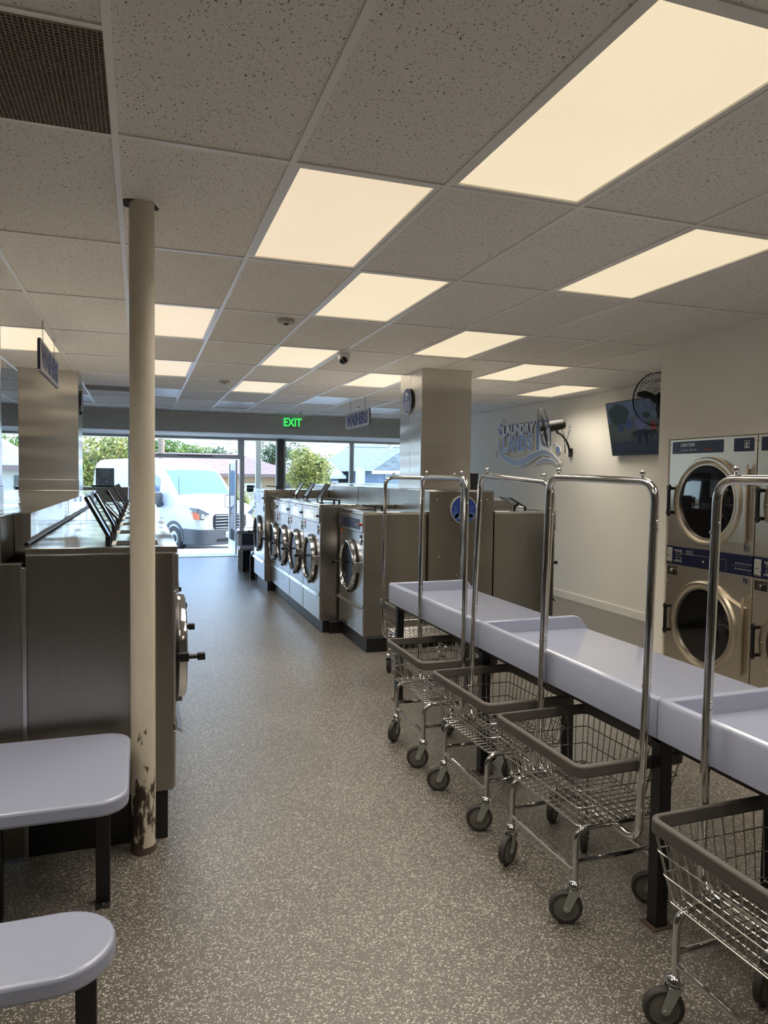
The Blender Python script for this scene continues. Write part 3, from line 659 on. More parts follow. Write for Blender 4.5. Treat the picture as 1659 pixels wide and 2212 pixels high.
# ------------------------------------------------------------------ dryers
def dryer(label, y1, nums, full=True):
    e = empty('stack_dryer', label, 'dryer', (XD, y1 - .4425, 0), group='stacked dryers in the right wall'); hw = .4425
    MB().box(.004, .6, -hw + .003, hw - .003, 1.14, 2.004).build('upper_front', STEELD, e, bev=.003)
    MB().box(.004, .6, -hw + .003, hw - .003, .05, .992).build('lower_front', STEELD, e, bev=.003)
    MB().box(.0, .6, -hw + .003, hw - .003, .992, 1.14).build('control_panel', NAVY, e, bev=.002)
    MB().box(.03, .6, -hw, hw, 0, .05).build('kick', BLACK, e)
    pl = MB().prism(rrect(-.13, hw - .035, 1.888, 1.985, .008), 'yz', .001, .004).build('name_plate', NAVY, e)
    text('lettering', 'DEXTER', .032, SILVP, pl, (.0006, .24, 1.955), 'nx', ext=.0003, off=.0012, shear=.3, sx=1.3)
    text('lettering', 'STACK DRYER', .022, SILVP, pl, (.0006, .225, 1.914), 'nx', ext=.0003, off=.0003, sp=1.35, sx=.95)
    text('lettering', 'EXPRESS', .018, RED, pl, (.0006, .02, 1.914), 'nx', ext=.0003, off=.0005, shear=.5, sx=1.1)
    p2 = MB().prism(rrect(-hw + .03, -hw + .21, 1.888, 1.985, .008), 'yz', .001, .004).build('emblem_plate', NAVY, e)
    ye = -hw + .09
    MB().box(.0002, .001, ye - .022, ye + .022, 1.912, 1.966).build('emblem_frame', SILVP, p2, smooth=False)
    MB().box(-.0002, .0002, ye - .018, ye + .018, 1.922, 1.962).build('emblem_field', NAVY, p2, smooth=False)
    MB().prism([(ye + .012, 1.925), (ye + .010, 1.945), (ye - .002, 1.957), (ye - .006, 1.952), (ye - .014, 1.942), (ye - .010, 1.936), (ye - .002, 1.940), (ye - .006, 1.925)], 'yz', -.0007, -.0002).build('horse_head', SILVP, p2, smooth=False)
    for dz, top in ((1.512, True), (.555, False)):
        r = .325
        d = MB().lathe([(r + .015, .004), (r + .018, -.020), (r + .008, -.034), (r - .008, -.034), (r - .012, -.018), (r - .028, -.012), (r - .036, -.024), (r - .044, -.024), (r - .048, -.004), (r - .03, .004)], (0, .005, dz), 'x', 64, True).build('door_ring', STEELD, e)
        MB().lathe([(r - .046, -.008), (r - .10, -.013), (.06, -.016), (.001, -.016)], (0, .005, dz), 'x', 48).build('door_glass', DARKG, d)
        s = -1 if top else 1
        a1 = 44 if top else 56
        MB().prism([(-.375, dz + (.25 if top else .20)), (-.375, dz - .295), (-.18, dz - .285)] + [(.005 - .336 * cos(R(t_)), dz + .336 * sin(R(t_))) for t_ in range(-56, a1, 6)], 'yz', -.016, .004).build('hinge_plate', STEELD, d, bev=.002)
        MB().tube([(-.022, -.385, dz - .27), (-.022, -.385, dz + .28)], .009, 8).build('hinge_pin', STEELD, d)
        hy = .005 + r + .026
        MB().prism([(hy + .002, dz - .13), (hy + .022, dz - .105), (hy + .014, dz - .075), (hy + .014, dz + .075), (hy + .022, dz + .105), (hy - .002, dz + .13), (hy - .020, dz + .105), (hy - .006, dz + .075), (hy - .006, dz - .075), (hy - .020, dz - .105)], 'yz', -.075, -.052).box(-.055, -.01, hy - .012, hy + .012, dz + .085, dz + .11).box(-.055, -.01, hy - .012, hy + .012, dz - .11, dz - .085).build('handle', BLACK, d, bev=.004)
        MB().sph((-.036, hy - .05, dz), .006, n=8).build('rivet', SILVP, d)
    # control details
    cp = MB().box(-.006, .0, hw - .075, hw - .015, 1.005, 1.125).build('coin_slide', SILVP, e, bev=.002)
    MB().box(-.014, -.006, hw - .055, hw - .035, 1.06, 1.066).box(-.012, -.006, hw - .068, hw - .022, 1.008, 1.016).build('coin_slot', CHROME, cp)
    for z in (1.108, 1.022):
        mb = MB()
        for q in range(4): mb.cyl((-.0012, hw - .105 - q * .022, z), (0, hw - .105 - q * .022, z), .008, 10)
        mb.build('button_row', SILVP, e)
    for z in (1.085, 1.045): MB().box(-.0008, 0, hw - .175, hw - .115, z - .012, z + .012).build('display_frame', SILVP, e, smooth=False)
    for z in (1.075, 1.035):
        mb = MB()
        for q in range(7): mb.cyl((-.0012, -hw + .02 + q * .022, z), (0, -hw + .02 + q * .022, z), .006, 8)
        mb.build('coin_marks', SILVP, e)
    mb = MB()
    for q in range(7): mb.box(-.0008, 0, .14, .22, 1.118 - q * .006, 1.1195 - q * .006)
    mb.build('fine_print', SILVP, e)
    MB().box(-.0015, -.0008, hw - .17, hw - .12, 1.076, 1.094).box(-.0015, -.0008, hw - .17, hw - .12, 1.036, 1.054).build('displays', BLACKM, e, smooth=False)
    mb = MB(); mb.box(-.001, 0, -.2, .3, 1.087, 1.089).box(-.001, 0, -.2, -.198, 1.01, 1.089).box(-.001, 0, -.4, -.25, 1.054, 1.0555).sph((-.002, .03, 1.045), .009, (.5, 1, 1), 10); mb.build('panel_outline', SILVP, e)
    lk = MB().box(.001, .004, hw - .125, hw - .02, .905, .975).build('lock_plate', pm('dark_recess', (.05, .045, .035), .4, .6), e, smooth=False)
    MB().cyl((-.018, hw - .08, .94), (.001, hw - .08, .94), .022, 20).cyl((-.026, hw - .08, .94), (-.018, hw - .08, .94), .011, 14).cyl((-.006, hw - .055, .968), (.001, hw - .055, .968), .006, 8).cyl((-.006, hw - .055, .915), (.001, hw - .055, .915), .006, 8).build('lock_cylinder', CHROME, lk)
    for (s, z) in zip(nums, (1.185, .955)):
        t = MB().box(.0, .004, -hw + .035, -hw + .088, z - .028, z + .028).build('number_tag', pm('tag_grey', (.16, .17, .19), .4), e, smooth=False)
        text('lettering', s, .042, BLACK, t, (-.0008, -hw + .062, z), 'nx', off=.0012)
    mb = MB()
    for y in (-hw + .015, hw - .015):
        for z in (1.96, 1.18, .85, 1.19): mb.sph((.003, y, z), .005, n=6)
    mb.build('screws', SILVP, e)
    return e
dryer('stacked pair of round-door dryers numbered 71 and 72 in the white wall', 4.838, ('71', '72'))
dryer('stacked dryer pair cut by the right edge, next to number 71', 3.951, ())

# dark cabinet behind the dryer wall
e = empty('dark_cabinet', 'dark cabinet glimpsed beside the far end of the dryer wall', 'cabinet', (4.75, 5.35, 0))
MB().box(-.10, .35, -.3, .32, .0, 1.05).build('body', BLACK, e, bev=.005)
MB().box(-.112, -.10, -.28, .30, .55, .80).box(-.112, -.10, -.28, .30, .10, .50).build('drawer_fronts', pm('dark_wood', (.02, .016, .013), .4), e, bev=.003)

# ------------------------------------------------------------------ logo on the right wall
lg = empty('wall_logo', 'blue and white lettered laundry logo with waves and bubbles on the right wall', 'wall sign', (5.67, 9.8, 2.3))
OY, OZ = 9.8, 2.3
def rel(P): return [(y - OY, z - OZ) for y, z in P]
LW = pm('logo_white', (.90, .92, .94), .4); LB = pm('logo_blue', (.20, .27, .52), .35); LLB = pm('logo_light_blue', (.34, .46, .80), .35); LG = pm('logo_grey_blue', (.30, .35, .48), .35)
def plate(name, poly, parent, x0, border, fill):
    P = rel(poly); a = MB().prism(P, 'yz', -x0, -x0 - .018).build(name, LW, parent, smooth=False)
    MB().prism(inset(P, border), 'yz', -x0 - .018, -x0 - .021).build('coloured_face', fill, a, smooth=False); return a
box_ = [(9.517, 2.103), (9.535, 2.50), (9.52, 2.535), (9.43, 2.575), (9.10, 2.545), (9.075, 2.52), (9.123, 2.082)]
a = plate('washer_shape', box_, lg, .004, .012, LB)
MB().prism(rel([(9.42, 2.11), (9.43, 2.50), (9.41, 2.53), (9.11, 2.505), (9.14, 2.09)]), 'yz', -.025, -.030).build('washer_front', LW, lg, smooth=False)
MB().lathe([(.10, -.030), (.10, -.034), (.075, -.034), (.075, -.030)], (0, 9.27 - OY, 2.27 - OZ), 'x', 32, True).build('washer_door', LB, lg)
MB().prism(rel([(9.40, 2.44), (9.40, 2.49), (9.14, 2.475), (9.14, 2.43)]), 'yz', -.030, -.033).build('washer_panel', LB, lg, smooth=False)
def band(name, A, B, x0, bord):
    A, B = rel(catmull(A, 6)), rel(catmull(B, 6)); k = len(A)
    def strip(i0, i1, f0, f1, xa, xb):
        mb = MB(); rings = []
        for i in range(i0, i1):
            (ay, az), (by, bz) = A[i], B[i]; L_ = max(1e-4, sqrt((ay - by) ** 2 + (az - bz) ** 2)); t0 = min(.45, f0 / L_); t1 = 1 - t0
            p = (ay + (by - ay) * t0, az + (bz - az) * t0); q = (ay + (by - ay) * t1, az + (bz - az) * t1)
            rings.append([(xa, *p), (xb, *p), (xb, *q), (xa, *q)])
        mb.loft(rings); return mb
    a = strip(0, k, 0, 0, -x0, -x0 - .018).build(name, LW, lg)
    strip(2, k - 2, bord, bord, -x0 - .018, -x0 - .021).build('coloured_face', LG, a)
band('big_wave', [(10.725, 2.36), (10.603, 2.168), (10.453, 2.073), (10.166, 1.997), (9.896, 2.01), (9.623, 2.079), (9.36, 2.117), (9.19, 2.102), (9.023, 2.035), (8.827, 1.915)],
     [(10.735, 2.33), (10.64, 2.06), (10.46, 1.955), (10.161, 1.88), (9.89, 1.877), (9.617, 1.948), (9.42, 2.02), (9.254, 2.032), (9.054, 2.0), (8.84, 1.885)], .010, .014)
band('small_wave', [(9.55, 1.902), (9.388, 1.966), (9.219, 1.990), (9.052, 1.960), (8.93, 1.893)], [(9.545, 1.885), (9.40, 1.915), (9.235, 1.932), (9.07, 1.915), (8.94, 1.878)], .004, .010)
for y, z, r in ((10.57, 2.625, .026), (10.641, 2.56, .038), (10.739, 2.495, .026), (10.653, 2.444, .055), (9.008, 2.175, .028), (8.921, 2.093, .062)):
    a = MB().lathe([(r, -.004), (r, -.022), (.001, -.022)], (0, y - OY, z - OZ), 'x', 28).build('bubble', LW, lg)
    MB().lathe([(r - .010, -.022), (r - .010, -.025), (.001, -.025)], (0, y - OY, z - OZ), 'x', 28).build('coloured_face', LB, a)
def word(s, ya, yb, zc, size, sx, m_out, m_in, x0, offo, offi, grow=0):
    n_ = len(s)
    for i, ch in enumerate(s):
        y = ya + (yb - ya) * (i + .5) / n_ - OY; k = 1 + grow * abs(i - (n_ - 1) / 2) / n_
        a = text('letter', ch, size * k, m_out, lg, (-x0, y, zc - OZ), 'nx', ext=.008, off=offo, sx=sx)
        t = text('letter_face', ch, size * k, m_in, a, (-.010, 0, 0), 'nx', ext=.003, off=offi, sx=sx)
word('LAUNDRY', 10.60, 9.585, 2.452, .205, .92, LB, LW, .014, .017, .0095, .12)
word('LANDS', 10.60, 9.60, 2.228, .315, .84, LW, LLB, .018, .028, .009, .10)
# outlets
for y, z, lb in ((10.80, 2.08, 'white wall outlet left of the logo wave'), (8.66, 2.385, 'white wall outlet with a black plug right of the logo')):
    e = empty('wall_outlet', lb, 'outlet', (5.67, y, z)); MB().box(-.006, 0, -.038, .038, -.06, .06).build('plate', TRIMW, e, bev=.003)
    MB().box(-.008, -.006, -.015, .015, .01, .04).box(-.008, -.006, -.015, .015, -.04, -.01).build('sockets', pm('outlet_grey', (.3, .3, .28), .5), e)

# ------------------------------------------------------------------ wall fans
def fan(label, c, nrm, wall, rad=.27, tilt=0):
    c = Vector(c); e = empty('wall_fan', label, 'fan', c)
    h = bpy.data.objects.new('fan_head', None)
    nrm = Vector(nrm).normalized(); q = nrm.to_track_quat('X', 'Z')
    def T(p): return q @ Vector(p)
    mb = MB()
    prof = [(rad, 0), (rad * .96, .035), (rad * .7, .055), (rad * .4, .065), (rad * .15, .068)]; profb = [(rad, 0), (rad * .97, -.045), (rad * .7, -.065), (rad * .4, -.072), (rad * .2, -.072)]
    for p in (prof, profb):
        for k in range(36): a = 2 * pi * k / 36; mb.tube([T((x, r * cos(a + x * 3), r * sin(a + x * 3))) for r, x in p], .0013, 4, caps=False)
    for r, x in prof[1:] + profb[1:]: mb.tube([T((x, r * cos(2 * pi * k / 40), r * sin(2 * pi * k / 40))) for k in range(40)], .0016, 4, closed=True)
    mb.tube([T((0, rad * cos(2 * pi * k / 48), rad * sin(2 * pi * k / 48))) for k in range(48)], .006, 6, closed=True)
    mb.build('cage', BLACKM, e)
    mb = MB()
    for k in range(3):
        a0 = 2 * pi * k / 3 + .5; rings = []
        for r, w, tw in ((.03, .022, .6), (.10, .036, .5), (.18, .040, .38), (rad * .86, .02, .3)):
            ca, sa = cos(a0 + r), sin(a0 + r); ring = []
            for s1, s2 in ((-1, -1), (1, -1), (1, 1), (-1, 1)):
                tt = s1 * w; ring.append(T((tt * sin(tw) + s2 * .002, r * ca - tt * cos(tw) * sa, r * sa + tt * cos(tw) * ca)))
            rings.append(ring)
        mb.loft(rings)
    mb.cyl(T((-.03, 0, 0)), T((.05, 0, 0)), .04, 20); mb.build('blades', BLACKM, e)
    mo = MB(); mo.cyl(T((-.075, 0, 0)), T((-.27, 0, 0)), .075, 28, .068).cyl(T((-.27, 0, 0)), T((-.285, 0, 0)), .05, 24); mo.build('motor', BLACK, e, bev=.004)
    w = Vector(wall) - c; s = T((-.16, 0, -.10))
    MB().tube(catmull([tuple(T((-.16, 0, -.06))), tuple(s), tuple(s + (w - s) * .35 + Vector((0, 0, .05))), tuple(s + (w - s) * .8 + Vector((-.02, 0, .06))), tuple(w + Vector((-.03, 0, .0)))], 5), .015, 10).build('bracket_arm', BLACK, e)
    MB().box(w.x - .035, w.x, w.y - .03, w.y + .03, w.z - .07, w.z + .05).build('wall_plate', BLACK, e, bev=.004)
    MB().tube(catmull([tuple(T((-.22, 0, -.06))), tuple(T((-.24, .02, -.16))), tuple(s + (w - s) * .5 + Vector((0, 0, -.05))), tuple(s + (w - s) * .55 + Vector((0, 0, -.14))), tuple(s + (w - s) * .6 + Vector((0, 0, -.02))), tuple(w + Vector((-.02, .05, .28)))], 6), .004, 6).build('power_cord', BLACK, e)
    return e
fan('black wall fan seen edge-on in front of the lettered logo', (5.16, 8.50, 2.372), (-.84, .54, -.20), (5.665, 8.60, 2.06))
fan('black wall fan in front of the television, half hidden by the dryer wall', (5.17, 6.28, 2.535), (-.93, -.36, -.05), (5.665, 6.30, 2.35), rad=.28)

# ------------------------------------------------------------------ television
tv = empty('television', 'wall television showing golfers on a lawn', 'television', (5.60, 7.60, 1.975))
# local: y to the right is negative
Wd, Ht = 1.45, .66; tiltq = Matrix.Rotation(R(-11), 3, 'Y')
def tvp(u, v, d=0):  # u along -Y from left edge, v up
    p = tiltq @ Vector((-d, 0, v)); return (p.x, -u, p.z)
def tvbox(mb, u0, u1, v0, v1, d0, d1):
    V = [mb.bm.verts.new(tvp(u, v, d)) for u in (u0, u1) for v in (v0, v1) for d in (d0, d1)]
    for f in ((0, 1, 3, 2), (4, 6, 7, 5), (0, 4, 5, 1), (2, 3, 7, 6), (0, 2, 6, 4), (1, 5, 7, 3)): mb.bm.faces.new([V[i] for i in f])
mb = MB(); tvbox(mb, 0, Wd, 0, Ht, -.05, 0); mb.build('casing', BLACK, tv, bev=.004)
def scr(name, poly, col, d, es=.42):
    mb = MB(); vs = [mb.bm.verts.new(tvp(u, v, d)) for u, v in poly]; mb.bm.faces.new(vs)
    return mb.build(name, pm(name + '_picture', tuple(c * .1 for c in col), .3, spec=.12, emit=col, es=es), tv, smooth=False)
F = lambda P: [(u * Wd, v * Ht) for u, v in P]
scr('screen', F([(.008, .03), (.992, .03), (.992, .98), (.008, .98)]), (.020, .024, .032), .0006)
tvparts = [('screen_sky', [(.008, .6), (.992, .6), (.992, .98), (.008, .98)], (.055, .068, .095)),
 ('screen_lawn', [(.008, .33), (.992, .38), (.992, .64), (.008, .60)], (.040, .048, .036)),
 ('screen_path', [(.008, .25), (.992, .30), (.992, .40), (.008, .34)], (.038, .037, .036))]
for i, (nme, P, c_) in enumerate(tvparts): scr(nme, F(P), c_, .0009 + .0002 * i)
tree_p = [(.16 + .13 * cos(a) * (1 + .1 * sin(5 * a)), .76 + .20 * sin(a) * (1 + .08 * cos(7 * a))) for a in [k * pi / 12 for k in range(24)]]
scr('screen_tree', F(tree_p), (.014, .024, .018), .0016)
scr('screen_far_tree', F([(.50 + .05 * cos(k * pi / 8), .70 + .06 * sin(k * pi / 8)) for k in range(16)]), (.015, .022, .018), .0016)
scr('screen_building', F([(.30, .62), (.52, .62), (.52, .70), (.41, .73), (.30, .70)]), (.05, .05, .055), .0014)
def person_p(u, v, h, a_, b_):
    k = h * .45
    scr('screen_figure_top', F([(u - .25 * k, v + .45 * h), (u + .25 * k, v + .45 * h), (u + .28 * k, v + .8 * h), (u + .1 * k, v + .85 * h), (u + .1 * k, v + h), (u - .1 * k, v + h), (u - .1 * k, v + .85 * h), (u - .28 * k, v + .8 * h)]), a_, .0020)
    scr('screen_figure_legs', F([(u - .25 * k, v + .47 * h), (u - .25 * k, v), (u - .12 * k, v), (u - .02 * k, v + .35 * h), (u + .12 * k, v), (u + .25 * k, v), (u + .22 * k, v + .47 * h)]), b_, .0022)
person_p(.17, .30, .32, (.025, .028, .075), (.05, .05, .055)); person_p(.28, .30, .38, (.028, .035, .09), (.05, .05, .05)); person_p(.33, .30, .28, (.05, .055, .055), (.006, .006, .008))
person_p(.43, .20, .55, (.06, .065, .12), (.006, .007, .018)); person_p(.50, .30, .30, (.05, .055, .07), (.006, .006, .008)); person_p(.57, .31, .28, (.14, .02, .015), (.008, .008, .01))
MB().box(-.02, .07, -Wd / 2 - .15, -Wd / 2 + .15, .15, .45).build('wall_mount', BLACK, tv)

# ------------------------------------------------------------------ ceiling fixtures
def smoke(label, c, r, rad=.05):
    e = empty('ceiling_sensor', label, 'sensor', (XA + GX * c, Y1 + GY * (r - 1), ZC)); s = rad / .05
    MB().lathe([(.05 * s, 0), (.05 * s, -.022 * s), (.044 * s, -.028 * s), (.024 * s, -.028 * s), (.022 * s, -.022 * s), (.001, -.022 * s)], (0, 0, 0), 'z', 24).build('housing', pm('sensor_white', (.5, .48, .45), .5), e)
    MB().lathe([(.018 * s, -.024 * s), (.012 * s, -.034 * s), (.001, -.036 * s)], (0, 0, 0), 'z', 16).build('lens', BLACK, e)
smoke('round ceiling sensor between the lit panels, nearer of two', 1.79, 3.14, .06)
smoke('round ceiling sensor farther back toward the exit sign', 1.71, 6.1, .06)
smoke('tiny sprinkler rose in the ceiling above the green exit sign', 4.57, 9.19, .03)
smoke('tiny sprinkler rose in the ceiling left of the right column', 5.6, 7.97, .03)
e = empty('security_camera', 'white dome security camera hanging at the corner of a lit panel', 'camera', (1.785, 6.46, ZC))
MB().lathe([(.062, 0), (.062, -.018), (.055, -.024), (.050, -.06), (.040, -.085), (.001, -.10)], (0, 0, 0), 'z', 28).build('housing', TRIMW, e)
MB().sph((-.01, -.022, -.068), .040, (1, 1, 1), 20).build('lens_ball', BLACK, e)
MB().sph((-.015, -.052, -.078), .012, n=10).build('lens', DARKG, e)
def hang_sign(label, x, y0, y1, face, zt):
    e = empty('hanging_sign', label, 'sign', (x, (y0 + y1) / 2, zt)); L = (y1 - y0) / 2; s = -1 if face == 'nx' else 1; Hh = .235
    MB().prism(rrect(-L, L, -Hh, 0, .035), 'yz', -.009, .009).build('board', pm('sign_back', (.02, .025, .07), .4), e)
    MB().prism(rrect(-L + .004, L - .004, -Hh + .004, -.004, .033), 'yz', s * .009, s * .0105).build('pale_face', pm('sign_pale', (.52, .50, .52), .5), e)
    a = text('lettering', 'WASHERS', .215, pm('sign_dark', (.02, .03, .11), .5), e, (s * .0112, 0, -Hh / 2 - .003), face, ext=.0006, off=.012, sx=L / .56)
    text('lettering_face', 'WASHERS', .215, pm('sign_mid', (.09, .12, .34), .5), a, (s * .0012, 0, 0), face, ext=.0004, off=.003, sx=L / .56)
    for y in (-L * .62, L * .62):
        mb = MB(); top = ZC - zt; k = 9
        for i in range(k):
            z = top * (i + .5) / k; dx, dy = (.005, 0) if i % 2 else (0, .005)
            mb.tube([(dx * cos(t) + 0, dy * cos(t) + y, z + top / k * .62 * sin(t)) for t in [2 * pi * j / 10 for j in range(10)]], .0012, 5, closed=True)
        mb.box(-.004, .004, y - .02, y + .02, top - .004, top); mb.build('chain', BLACK, e)
hang_sign('hanging lettered sign on chains before the right steel column, near the exit sign', 2.97, 9.37, 10.57, 'nx', 2.62)
hang_sign('hanging lettered sign on chains at the left edge, seen steeply from the side', -.688, 5.70, 6.92, 'px', 2.64)

# ------------------------------------------------------------------ outside
# ground: sidewalk, sloping lot, street
st(MB().prism([(YW + .1, -.10), (YW + .1, -.012), (17.3, -.05), (17.3, -.10)], 'yz', -30, 40).build('sidewalk', CONC, smooth=False))
st(MB().prism([(17.3, -.4), (17.3, -.10), (19.2, -.34), (31, -.42), (31, -.6)], 'yz', -30, 40).build('parking_lot', ASPH, smooth=False))
st(MB().box(-60, 90, 31, 36, -.6, -.33).build('far_sidewalk', CONC, smooth=False))
st(MB().box(-80, 120, 36, 90, -.6, -.30).build('far_lawn', GRASSD, smooth=False))
# van ------------------------------------------------------------
van = empty('delivery_van', 'white high-roof delivery van parked outside the entrance door', 'van', (2.22, 19.25, -.33), R(-60))
#        x     zb   zbelt zt    wb   wbelt wtop
STN = [(.02, .24, .72, .98, .66, .76, .64), (-.05, .22, .86, 1.10, .86, .92, .78), (-.18, .22, .98, 1.18, .94, .99, .86), (-.45, .24, 1.06, 1.28, .97, 1.01, .91), (-.80, .26, 1.10, 1.36, .98, 1.03, .94), (-1.0, .26, 1.12, 1.42, .98, 1.03, .95),
       (-1.35, .26, 1.14, 1.79, .98, 1.03, .95), (-1.72, .26, 1.15, 2.14, .98, 1.03, .94), (-2.05, .26, 1.16, 2.31, .98, 1.03, .92), (-2.6, .26, 1.16, 2.42, .98, 1.03, .88), (-3.6, .26, 1.16, 2.47, .98, 1.03, .87), (-5.0, .26, 1.16, 2.47, .98, 1.03, .87), (-5.45, .26, 1.16, 2.44, .98, 1.02, .86), (-5.56, .34, 1.16, 2.36, .96, .99, .82)]
STI = catmull(STN, 4)
def vring(s_, off=0):
    x, zb, zm, zt, wb, wm, wt = s_
    hp = [(0, zb), (wb * .9, zb), (wb, zb + .08), (wm, min(.66, zm - .05)), (wm, zm), (wm + (wt - wm) * .35 + .012, zm + (zt - zm) * .40), (wt + (wm - wt) * .30 + .01, zm + (zt - zm) * .75), (wt, zt - min(.10, (zt - zm) * .25)), (wt * .86, zt - .015), (wt * .45, zt + .012), (0, zt + .02)]
    return hp
def vpt(i, j, sy, off=0):
    s_ = STI[i]; hp = vring(s_); y, z = hp[j]
    p = Vector((s_[0], sy * y, z))
    if off:
        a, b = hp[max(0, j - 1)], hp[min(len(hp) - 1, j + 1)]; t = Vector((b[0] - a[0], b[1] - a[1])); t.normalize(); nn = Vector((t.y, -t.x))
        s0, s1 = STI[max(0, i - 1)], STI[min(len(STI) - 1, i + 1)]; dz = (vring(s0)[j][1] - vring(s1)[j][1]) / (s0[0] - s1[0] + 1e-6)
        w = 1 if j >= 7 else 0
        p += Vector((off * .6 * w, sy * nn.x * off, nn.y * off))
    return p
mb = MB(); rings = []
for i in range(len(STI)): rings.append([vpt(i, j, -1) for j in range(11)] + [vpt(i, j, 1) for j in range(9, 0, -1)])
mb.loft(rings); mb.build('body', WPAINT, van)
def patch(name, i0, i1, j0, j1, mat, off=.006, sides=(-1, 1), trim=None):
    mb = MB()
    for sy in sides:
        V = {}
        for i in range(i0, i1 + 1):
            for j in range(j0, j1 + 1): V[i, j] = mb.bm.verts.new(vpt(i, j, sy, off))
        for i in range(i0, i1):
            for j in range(j0, j1):
                if trim and trim(i, j): continue
                mb.bm.faces.new((V[i, j], V[i + 1, j], V[i + 1, j + 1], V[i, j + 1]))
    bmesh.ops.remove_doubles(mb.bm, verts=mb.bm.verts, dist=.0005)
    loose = [v for v in mb.bm.verts if not v.link_faces]; bmesh.ops.delete(mb.bm, geom=loose, context='VERTS')
    return mb.build(name, mat, van)
patch('windshield', 21, 28, 8, 10, VGLASS)
patch('side_window', 26, 33, 4, 6, VGLASS, sides=(-1,), trim=lambda i, j: j == 5 and i < 28)
patch('side_window', 26, 33, 4, 6, VGLASS, sides=(1,), trim=lambda i, j: j == 5 and i < 28)
for sd in (-1, 1): patch('sill_cladding', 20, 52, 1, 2, VGREY, .010, sides=(sd,))
bp = catmull([(-.60, -1.035), (-.38, -1.03), (-.18, -1.01), (-.05, -.93), (.03, -.75), (.055, -.4), (.06, 0), (.055, .4), (.03, .75), (-.05, .93), (-.18, 1.01), (-.38, 1.03), (-.60, 1.035)], 3)
MB().prism(bp, 'xy', .20, .62).build('front_bumper', VGREY, van, bev=.03, seg=3)
mb = MB(); mb.prism(rrect(-.52, .52, .61, 1.0, .09), 'yz', -.10, .045); g = mb.build('grille', BLACKM, van, bev=.01)
mb = MB()
for z in (.65, .73, .81, .89, .96): mb.box(.045, .060, -.47, .47, z - .014, z + .014)
mb.build('grille_bars', pm('grille_bar', (.22, .22, .22), .3, .6), g, bev=.003)
MB().sph((.07, 0, .81), .10, (.2, 1, .5), 20).build('oval_badge', pm('badge_blue', (.25, .28, .33), .2, .6), g)
text('lettering', 'Ford', .062, WHITE, g, (.092, 0, .81), 'px', shear=.3, off=.001)
for s in (-1, 1):
    h = MB().prism([(s * .56, .84), (s * .57, 1.0), (s * .78, 1.10), (s * .97, 1.17), (s * .985, .93), (s * .80, .84)], 'yz', -.42, .0).build('headlight', HEADL, van, bev=.02)
    MB().sph((-.01, s * .67, .93), .06, (.5, 1, 1), 14).sph((-.01, s * .82, .95), .065, (.5, 1, 1), 14).build('lamp_reflector', CHROME, h)
    MB().prism([(s * .92, .86), (s * .99, .88), (s * .995, 1.05), (s * .94, 1.0)], 'yz', -.36, .004).build('indicator', ORANGE, h, bev=.005)
mb = MB().box(.055, .070, -.15, .15, .39, .54).build('licence_plate', TRIMW, van, bev=.003)
text('lettering', '8RN1B1', .07, pm('plate_ink', (.05, .06, .12), .5), mb, (.072, 0, .445), 'px', off=.001)
text('lettering', 'California', .03, RED, mb, (.072, 0, .51), 'px', shear=.2)
MB().box(.055, .063, -.42, .42, .28, .36).build('lower_intake', BLACKM, van)
for x in (-1.0, -4.35):
    for s in (-1, 1):
        w = MB().lathe([(.20, .12), (.30, .12), (.335, .09), (.345, .05), (.345, -.05), (.335, -.09), (.30, -.12), (.20, -.12)], (x, s * .93, .345), 'y', 36, True).build('wheel', RUBBER, van)
        MB().lathe([(.205, s * .05), (.205, s * .095), (.17, s * .105), (.11, s * .085), (.001, s * .085)], (x, s * .93, .345), 'y', 28).build('rim', pm('rim_silver', (.55, .56, .57), .3, .6), w)
        MB().lathe([(.09, s * .086), (.085, s * .12), (.001, s * .125)], (x, s * .93, .345), 'y', 20).build('hub_cap', VGREY, w)
        mb = MB()
        for k in range(14):
            a = -.15 + (pi + .3) * k / 14; b_ = -.15 + (pi + .3) * (k + 1) / 14
            q = lambda r_, t, y: (x + r_ * cos(t), s * y, .345 + r_ * sin(t))
            mb.loft([[q(.38, a, .98), q(.46, a, .98), q(.46, a, 1.045), q(.38, a, 1.045)], [q(.38, b_, .98), q(.46, b_, .98), q(.46, b_, 1.045), q(.38, b_, 1.045)]])
        mb.build('wheel_arch', VGREY, van)
        MB().lathe([(.38, s * 1.034), (.38, s * 1.037), (.001, s * 1.037)], (x, 0, .345), 'y', 28).build('arch_shadow_gap', BLACKM, van) if False else None
for s in (-1, 1):
    mr_ = MB().box(-1.60, -1.46, s * 1.08, s * 1.36, 1.14, 1.56).build('door_mirror', VGREY, van, bev=.04, seg=3)
    MB().tube([(-1.52, s * 1.0, 1.22), (-1.56, s * 1.15, 1.25)], .03, 8).build('mirror_arm', BLACK, mr_)
MB().tube([(-.98, -.88, 1.36), (-.98, -.90, 1.95)], .006, 6).build('antenna', BLACK, van)
MB().tube([(-1.06, -.80, 1.43), (-1.0, -.35, 1.42), (-1.03, .05, 1.43)], .012, 6).build('wiper', BLACK, van)
mb = MB()
for xx in (-1.95, -3.05, -4.2): mb.box(xx - .004, xx + .004, -1.038, -1.034, .55, 1.2)
mb.build('door_seams', pm('seam_grey', (.3, .32, .35), .6), van)
mb = MB(); mb.box(-.62, -.45, -.48, -.28, 1.225, 1.235).box(-.62, -.45, .28, .48, 1.225, 1.235); mb.build('hood_vents', BLACKM, van)
